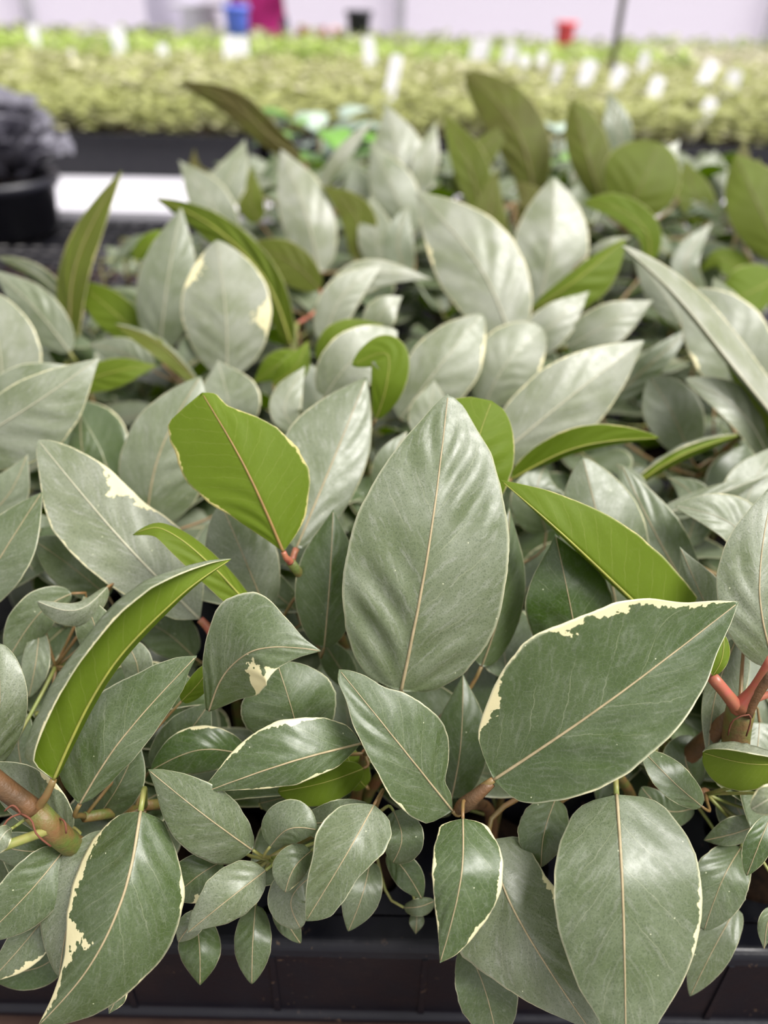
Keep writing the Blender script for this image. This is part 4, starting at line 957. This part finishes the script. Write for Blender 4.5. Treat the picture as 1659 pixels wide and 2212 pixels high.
while y < 2.76:
    hw = .50 * y * 1.35 + .1; x = -hw
    zz = .066
    while x < hw:
        sp.append((x + rs.uniform(-.012, .012), min(max(y + rs.uniform(-.012, .012), 1.572), 2.77), zz)); x += .042
    y += .042
sp.sort(key=lambda p: (round(p[1], 1) + (5 if abs(p[0]) > .62 * p[1] * .82 else 0)))
field(sp, SPR, M_FIELD, 300, 'seedling', 'small yellow-green seedling in the trays of the white bench', 'seedling', 'yellow-green seedlings on the white bench', 'seedling_field', 'dense yellow-green seedlings filling the back of the white bench')
def strip(y0, y1, x0, x1, z, step, mat, nm, lab, scale=1.0):
    s = []; y = y0
    while y < y1:
        x = x0
        while x < x1: s.append((x + rs.uniform(-.3, .3) * step, y + rs.uniform(-.3, .3) * step, z)); x += step
        y += step
    field(s, SPR, mat, 0, 'seedling', '', 'seedlings', '', nm, lab, scale)
strip(3.1, 3.7, -2.2, 1.05, .041, .06, M_FIELD2, 'seedling_strip', 'strip of bright green seedlings on the far bench', 1.3)
strip(3.1, 3.7, 1.05, 2.4, .041, .06, M_CREAMF, 'pale_seedling_strip', 'pale cream seedlings at the right of the far bench', 1.3)
strip(4.3, 5.0, -3.0, 3.6, -.019, .08, M_FIELD3, 'dark_seedling_strip', 'distant dark green seedlings below the film wall', 1.7)
for nm, lab, x0, x1, y0, y1, z in (('tray_row', 'black tray row on the far bench under bright green seedlings', -2.6, 3.2, 3.08, 3.72, -.03), ('tray_row', 'black tray row on the distant bench under dark seedlings', -3.6, 4.4, 4.28, 5.05, -.09)):
    o = MB().box((x0, y0, z + .001), (x1, y1, z + .07)).build(nm, M_BLACK, smooth=False); tag(o, lab, 'tray')

# ------------------------------------------------------------------ white plant tags
M_TAG = simple('white_tag', (.84, .83, .90), .4, .4)
def ptag(px, py, lpx, tilt, Y, label, wpx=26):
    p = at_y(px, py, Y); _, _, z = proj(p); ln = lpx * z / FPX; w = wpx * z / FPX
    o = empty('plant_tag', (p[0], p[1], p[2])); tag(o, label, 'tag', 'white plant tags on the far benches')
    foot = p[2] - (.066 if Y < 2.8 else .10)
    MB().add([(-w / 2, -.0006, -ln * .4), (w / 2, -.0006, -ln * .4), (w / 2, -.0006, ln * .45), (w * .3, -.0006, ln * .5), (-w * .3, -.0006, ln * .5), (-w / 2, -.0006, ln * .45)] + [(-w / 2, .0006, -ln * .4), (w / 2, .0006, -ln * .4), (w / 2, .0006, ln * .45), (w * .3, .0006, ln * .5), (-w * .3, .0006, ln * .5), (-w / 2, .0006, ln * .45)],
             [(0, 1, 2, 3, 4, 5), (11, 10, 9, 8, 7, 6)] + [(i, (i + 6), (i + 1) % 6 + 6, (i + 1) % 6) for i in range(6)]).build('tag_blade', M_TAG, o, smooth=False)
    st = max(foot, .02)
    MB().add([(-w / 2, -.0006, -ln * .4), (w / 2, -.0006, -ln * .4), (.002, -.0006, -ln * .4 - st), (-.002, -.0006, -ln * .4 - st), (-w / 2, .0006, -ln * .4), (w / 2, .0006, -ln * .4), (.002, .0006, -ln * .4 - st), (-.002, .0006, -ln * .4 - st)],
             [(3, 2, 1, 0), (4, 5, 6, 7), (0, 1, 5, 4), (1, 2, 6, 5), (2, 3, 7, 6), (3, 0, 4, 7)]).build('tag_point', M_TAG, o, smooth=False)
    o.rotation_euler = (math.radians(rnd.uniform(-12, -4)), math.radians(tilt), math.radians(rnd.uniform(-8, 8)))
TG = [(1519, 252, 74, 24, 1.68, 'nearest white plant tag, low at upper right'), (1411, 205, 72, 14, 1.9, 'white plant tag left of the nearest one, leaning right'), (1526, 164, 62, 26, 2.2, 'strongly leaning white plant tag above the nearest one'),
      (1579, 186, 60, 8, 2.05, 'white plant tag standing straight near right edge'), (1332, 178, 66, 12, 2.1, 'white plant tag just right of the thin dark pole'), (1266, 165, 64, 16, 2.2, 'white plant tag just left of the thin dark pole'),
      (1202, 165, 50, 8, 2.25, 'white plant tag, fourth left of the pole top, low'), (1168, 140, 50, 10, 2.5, 'white plant tag right of the narrow pair at upper centre'), (1131, 146, 48, 6, 2.4, 'white plant tag in the middle of the upper right group'),
      (1100, 130, 60, 6, 2.6, 'tall white plant tag left in the upper right group'), (1026, 112, 50, 10, 2.75, 'narrow white plant tag above the tallest olive leaf'), (1046, 108, 44, 8, 2.78, 'thin white plant tag beside the narrow one above the tallest olive leaf'), (848, 172, 96, 12, 1.75, 'tall leaning white plant tag above the grey leaves at upper centre'),
      (800, 125, 80, -10, 2.5, 'white plant tag under the black pot'), (352, 120, 44, 2, 2.6, 'white plant tag alone above the brown-olive leaf'), (498, 112, 60, 2, 2.65, 'white plant tag under the blue bucket'), (526, 105, 44, 0, 2.7, 'thin white plant tag right of the one under the blue bucket'),
      (256, 92, 56, 0, 3.2, 'white plant tag on the far bench at left'), (74, 82, 50, 0, 3.2, 'white plant tag at far left, below the left post'), (152, 128, 36, 0, 2.6, 'faint short plant tag at left'), (1390, 135, 40, 8, 2.5, 'faint white plant tag right of the pole')]
for a in TG: ptag(a[0], a[1], a[2], a[3], a[4], a[5], wpx=24 if a[2] > 78 else 30 if a[2] > 50 else 20)

# thin dark support pole
p = at_y(1314, 195, 2.45); M_POLE = simple('dark_pole', (.10, .10, .09), .5, .5)
o = empty('support_pole', (p[0], p[1], 0)); tag(o, 'thin dark vertical pole rising from the white bench at upper right', 'pole')
MB().tube([(0, 0, .001), (0, 0, 1.6)], .009, 12).build('shaft', M_POLE, o); MB().lathe([(.0, .012), (.03, .012), (.03, .001), (0, .001)], 16).build('foot_plate', M_POLE, o)

# ------------------------------------------------------------------ dark potted plant at left
M_DARKLEAF = simple('blackish_purple_leaf', (.085, .080, .105), .38, .7, c2=(.17, .165, .20), scale=40)
p = on_plane(-25, 520, 0.0); p[1] += .06
o = empty('potted_plant', (p[0], p[1] , 0)); tag(o, 'ruffled dark purple foliage plant in a black pot at left edge', 'plant')
MB().lathe([(.001, .002), (.076, .002), (.083, .062), (.090, .064), (.090, .077), (.082, .077), (.080, .062), (.001, .060)], 32).build('pot', simple('pot_plastic', (.012, .012, .020), .4, .5), o)
MB().lathe([(.001, .063), (.080, .062), (.080, .05)], 24).build('soil', M_SOIL, o)
def ruffled(seed, R=.046):
    rs = random.Random(seed); mb = MB(); n = 14; rings = 4; vs = [(0, 0, 0)]
    for r in range(1, rings + 1):
        for k in range(n):
            a = 2 * math.pi * k / n; rad = R * r / rings * (1 + .18 * math.cos(5 * a + seed) * r / rings) * (1 - .25 * (math.cos(a) > .97))
            vs.append((rad * math.cos(a) + R * .6, rad * math.sin(a), .010 * (r / rings)**2 * math.sin(4 * a + seed) + .004 * r - .02 * (r / rings)**2 * .5))
    fs = [(0, 1 + k, 1 + (k + 1) % n) for k in range(n)] + [(1 + (r - 1) * n + k, 1 + r * n + k, 1 + r * n + (k + 1) % n, 1 + (r - 1) * n + (k + 1) % n) for r in range(1, rings) for k in range(n)]
    mb.add(vs, fs); me = mb.mesh('leaf'); me.materials.append(M_DARKLEAF); return me
RUF = [ruffled(i) for i in range(4)]
for k in range(34):
    az = k * 2.399; h = .080 + .050 * (k / 34); rr = .110 * (1 - (k / 34)**2 * .55)
    lf = bpy.data.objects.new('leaf', RUF[k % 4]); col.objects.link(lf); lf.parent = o
    lf.location = (rr * .5 * math.cos(az), rr * .5 * math.sin(az), h); lf.rotation_euler = (0, -.25 - .75 * k / 34 + rnd.uniform(-.3, .3), az)
    lf.modifiers.new('thick', 'SOLIDIFY').thickness = .0006
MB().tube([(0, 0, .06), (0, 0, .13)], [.006, .003], 8).build('stem', M_STEMB, o)

# two leafy green plants half hidden behind the near trays
M_GREENL = simple('fresh_green_leaf', (.085, .22, .02), .4, .5, c2=(.14, .30, .04), scale=50)
M_TEALL = simple('pale_teal_leaf', (.30, .40, .32), .45, .5, c2=(.40, .48, .40), scale=50)
def bushy(px, py, Y, label, spread, nl, seed, size=1.0):
    p = at_y(px, py, Y); rs = random.Random(seed); H = p[2]
    o = empty('potted_plant', (p[0], p[1], 0)); tag(o, label, 'plant')
    MB().lathe([(.001, .002), (.040, .002), (.050, .07), (.054, .071), (.054, .08), (.048, .08), (.047, .07), (.001, .068)], 24).build('pot', M_BLACK, o)
    MB().lathe([(.001, .0705), (.047, .0702), (.046, .06)], 20).build('soil', M_SOIL, o)
    MB().tube([(0, 0, .06), (0, 0, H)], [.004, .002], 8).build('stem', M_STEM, o)
    mes = []
    for q in range(3):
        m_ = MB(); n = 7; Ln, Wd = .055 * size, .021 * size
        for i in range(n):
            t = i / (n - 1); w = float(wprof(np.array([t]), .6, .7)[0]) * Wd
            m_.v += [(-w, t * Ln, -t * t * Ln * .3 + .3 * w), (0, t * Ln, -t * t * Ln * .3), (w, t * Ln, -t * t * Ln * .3 + .3 * w)]
        m_.f += [(i * 3 + j, i * 3 + j + 1, i * 3 + j + 4, i * 3 + j + 3) for i in range(n - 1) for j in range(2)]; m_.mi += [0] * (2 * (n - 1))
        me = m_.mesh('leaf'); me.materials.append(M_TEALL if q == 2 else M_GREENL); mes.append(me)
    for k in range(nl):
        az = k * 2.399 + rs.uniform(-.3, .3); h = H * (.55 + .5 * k / nl)
        lf = bpy.data.objects.new('leaf', mes[(0, 2, 0, 1, 2)[k % 5]]); col.objects.link(lf); lf.parent = o
        lf.location = (spread * .35 * math.cos(az), spread * .35 * math.sin(az), h); lf.rotation_euler = (rs.uniform(-.1, .7), 0, az - math.pi / 2)
        lf.modifiers.new('thick', 'SOLIDIFY').thickness = .0006
bushy(690, 268, 1.05, 'fresh green and pale teal leafy plant behind the grey leaves, upper centre', .10, 26, 4, 1.0)
bushy(1215, 290, 1.05, 'pale teal leafy plant half hidden between the tall olive leaves', .09, 22, 9, 1.0)

# ------------------------------------------------------------------ things on the distant bench
def ztop(px, py, Y): return at_y(px, py, Y)[2]
def lathe_thing(name, px, py, Y, prof, mat, label, cat, handle=False, base_z=None):
    p = at_y(px, py, Y); z0 = -.019 if base_z is None else base_z
    o = empty(name, (p[0], p[1], z0)); tag(o, label, cat)
    MB().lathe(prof, 28).build('body', mat, o)
    r, h = prof[-1][0], prof[-1][1]
    rp = max(q[0] for q in prof); ht = max(q[1] for q in prof)
    MB().lathe([(rp, ht - .02), (rp + .008, ht - .02), (rp + .008, ht), (rp - .004, ht), (rp - .004, ht - .02)], 28).build('rim', mat, o)
    if handle: MB().tube([(rp * math.cos(a), 0, ht - .01 + rp * .9 * math.sin(a)) for a in np.linspace(0, math.pi, 14)], .004, 6).build('handle', M_STEEL, o)
    return o
def ztop(px, py, Y): return at_y(px, py, Y)[2]
lathe_thing('blue_bucket', 513, 60, 4.60, [(.001, .0), (.045, .0), (.062, ztop(513, 12, 4.6) + .019)], simple('blue_plastic', (.12, .20, .85), .35, .5), 'blue plastic bucket in front of the person in magenta', 'bucket', True)
lathe_thing('nursery_pot', 775, 45, 4.65, [(.001, .0), (.046, .0), (.062, ztop(775, 22, 4.65) + .019)], simple('black_pot', (.012, .012, .02), .45, .4), 'black nursery pot standing on the distant bench', 'pot')
lathe_thing('red_pot', 1222, 70, 4.5, [(.001, .0), (.034, .0), (.046, ztop(1222, 46, 4.5) + .019)], simple('red_plastic', (.80, .10, .12), .45, .4), 'red plastic pot on the distant bench at right', 'pot')
o = empty('green_crate', tuple(at_y(320, 42, 4.9)[:2]) + (-.019,)); tag(o, 'dark green crate on the distant bench at left', 'crate'); M_CR = simple('crate_green', (.06, .09, .03), .6, .3)
for a_, b_ in (((-.11, -.06, 0), (.11, -.055, .10)), ((-.11, .055, 0), (.11, .06, .10)), ((-.11, -.055, 0), (-.105, .055, .10)), ((.105, -.055, 0), (.11, .055, .10))): MB().box(a_, b_).build('side_panel', M_CR, o, smooth=False)
MB().box((-.105, -.055, 0), (.105, .055, .005)).build('base_panel', M_CR, o, smooth=False)
M_FLOW = foliage_mat('orange_pink_flowers', (.80, .32, .20), (.85, .55, .55), (.30, .34, .1))
for k, px in enumerate((655, 695, 730)):
    p = at_y(px, 60, 4.7); s = sprig(random.Random(30 + k), .13, .06, 30, .024, .05)
    o = s.build('flowering_plant', M_FLOW, None, (p[0], p[1], -.019), smooth=False)
    tag(o, ('pale pink flowering plant nearest the person', 'orange-pink flowering plant in the middle of three', 'orange flowering plant nearest the black pot')[k], 'plant', 'flowering plants by the black pot')
M_LIL = simple('lilac_drum', (.62, .58, .72), .5, .4)
lathe_thing('lilac_drum', 375, 20, 6.3, [(.001, .0), (.19, .0), (.19, 1.05)], M_LIL, 'tall pale lilac drum standing before the film wall', 'drum', base_z=-.8)
lathe_thing('white_bin', 432, 45, 5.6, [(.001, .0), (.15, .0), (.17, .5), (.10, .98)], M_WHITE, 'tall white bin beside the person', 'bin', base_z=-.8)

# ------------------------------------------------------------------ person beyond the distant bench
SKIN = simple('skin', (.50, .30, .21), .55, .3); HAIR = simple('dark_hair', (.03, .02, .015), .5, .4)
MAG = simple('magenta_cloth', (.40, .022, .16), .8, .2, c2=(.30, .015, .12), scale=12); JEAN = simple('dark_trousers', (.03, .032, .05), .85, .2)
pp = at_y(556, 20, 5.45)
P0 = empty('person', (pp[0], 5.45, -.80)); tag(P0, 'person in a magenta top standing behind the distant bench', 'person')
def skin_obj(name, joints, edges, mat, parent, root=0, sub=2):
    me = bpy.data.meshes.new(name); me.from_pydata([j[:3] for j in joints], edges, []); o = bpy.data.objects.new(name, me); col.objects.link(o); o.parent = parent
    me.materials.append(mat)
    md = o.modifiers.new('skin', 'SKIN'); md.use_smooth_shade = True
    if not me.skin_vertices: me.skin_vertices.new()
    for i, j in enumerate(joints):
        r = j[3]; me.skin_vertices[0].data[i].radius = r if isinstance(r, tuple) else (r, r); me.skin_vertices[0].data[i].use_root = (i == root)
    o.modifiers.new('sub', 'SUBSURF').levels = sub; o.modifiers['sub'].render_levels = sub
    return o
J = [(0, 0, .96, (.15, .11)), (0, 0, 1.12, (.125, .09)), (0, 0, 1.30, (.15, .10)), (0, 0, 1.42, (.09, .07)), (0, 0, 1.49, .05), (0, -.01, 1.56, (.068, .08)), (0, -.015, 1.64, (.072, .085)), (0, -.01, 1.70, (.05, .06)),
     (-.17, 0, 1.40, .055), (-.25, -.02, 1.14, .042), (-.20, -.20, .32 + .86, .032), (-.17, -.27, .25 + .97, .028), (.17, 0, 1.40, .055), (.25, -.02, 1.14, .042), (.20, -.20, .32 + .86, .032), (.17, -.27, .25 + .97, .028),
     (-.09, 0, .86, .085), (-.10, -.01, .48, .058), (-.10, .01, .09, .04), (-.10, -.12, .04, .035), (.09, 0, .86, .085), (.10, -.01, .48, .058), (.10, .01, .09, .04), (.10, -.12, .04, .035)]
E = [(0, 1), (1, 2), (2, 3), (3, 4), (4, 5), (5, 6), (6, 7), (3, 8), (8, 9), (9, 10), (10, 11), (3, 12), (12, 13), (13, 14), (14, 15), (0, 16), (16, 17), (17, 18), (18, 19), (0, 20), (20, 21), (21, 22), (22, 23)]
for hx in (11, 15):
    hp = J[hx]; sg = 1 if hp[0] < 0 else -1
    for q, (dx, ln) in enumerate(((-.022, .062), (-.007, .072), (.008, .068), (.022, .052))):
        i = len(J); J += [(hp[0] + dx, hp[1] - .05, hp[2], .009), (hp[0] + dx, hp[1] - .05 - ln * .6, hp[2] - .008, .008), (hp[0] + dx, hp[1] - .05 - ln, hp[2] - .028, .007)]; E += [(hx, i), (i, i + 1), (i + 1, i + 2)]
    i = len(J); J += [(hp[0] + .030 * sg, hp[1] - .02, hp[2] - .008, .010), (hp[0] + .042 * sg, hp[1] - .055, hp[2] - .022, .008)]; E += [(hx, i), (i, i + 1)]
skin_obj('body', J, E, SKIN, P0)
mt = MB().lathe([(.150, .72), (.172, .72), (.176, .82), (.166, .95), (.150, 1.12), (.166, 1.27), (.180, 1.36), (.165, 1.43), (.075, 1.475)], 28)
mt.v = [(x, y * .80, z) for x, y, z in mt.v]
for sx in (-1, 1): mt.tube(bez([(sx * .13, 0, 1.385), (sx * .19, 0, 1.35), (sx * .245, -.02, 1.14), (sx * .21, -.15, 1.16)], 12), [.062, .066, .066, .062, .058, .056, .054, .052, .050, .047, .045, .044], 14)
mt.build('magenta_top', MAG, P0)
MB().tube([(-.085, 0, .93), (-.09, 0, .82), (-.10, -.01, .48), (-.10, .01, .09)], [.09, .098, .075, .062], 16).tube([(.085, 0, .93), (.09, 0, .82), (.10, -.01, .48), (.10, .01, .09)], [.09, .098, .075, .062], 16).tube([(-.12, 0, .90), (0, 0, .91), (.12, 0, .90)], [.08, .105, .08], 16).build('trousers', JEAN, P0)
for sx in (-.10, .10): skin_obj('shoe', [(sx, .03, .045, .042), (sx, -.06, .042, .044), (sx, -.15, .036, .036)], [(0, 1), (1, 2)], M_BLACK, P0, sub=1)
skin_obj('hair', [(0, .03, 1.56, (.07, .05)), (0, .02, 1.66, (.088, .082)), (0, -.01, 1.735, (.06, .065))], [(0, 1), (1, 2)], HAIR, P0)
for sx in (-.028, .028): MB().lathe([(.001, -.009), (.008, -.005), (.011, 0), (.008, .005), (.001, .009)], 10, (sx, -.088, 1.63)).build('eye', HAIR, P0)
MB().tube([(0, -.088, 1.635), (0, -.112, 1.60), (0, -.09, 1.592)], [.008, .013, .009], 8).build('nose', SKIN, P0)
MB().tube([(-.022, -.084, 1.565), (0, -.092, 1.563), (.022, -.084, 1.565)], [.003, .006, .003], 8).build('mouth', MAG, P0)
for sx in (-.078, .078): MB().lathe([(.001, -.028), (.012, -.012), (.014, .01), (.001, .028)], 10, (sx, -.005, 1.615)).build('ear', SKIN, P0)
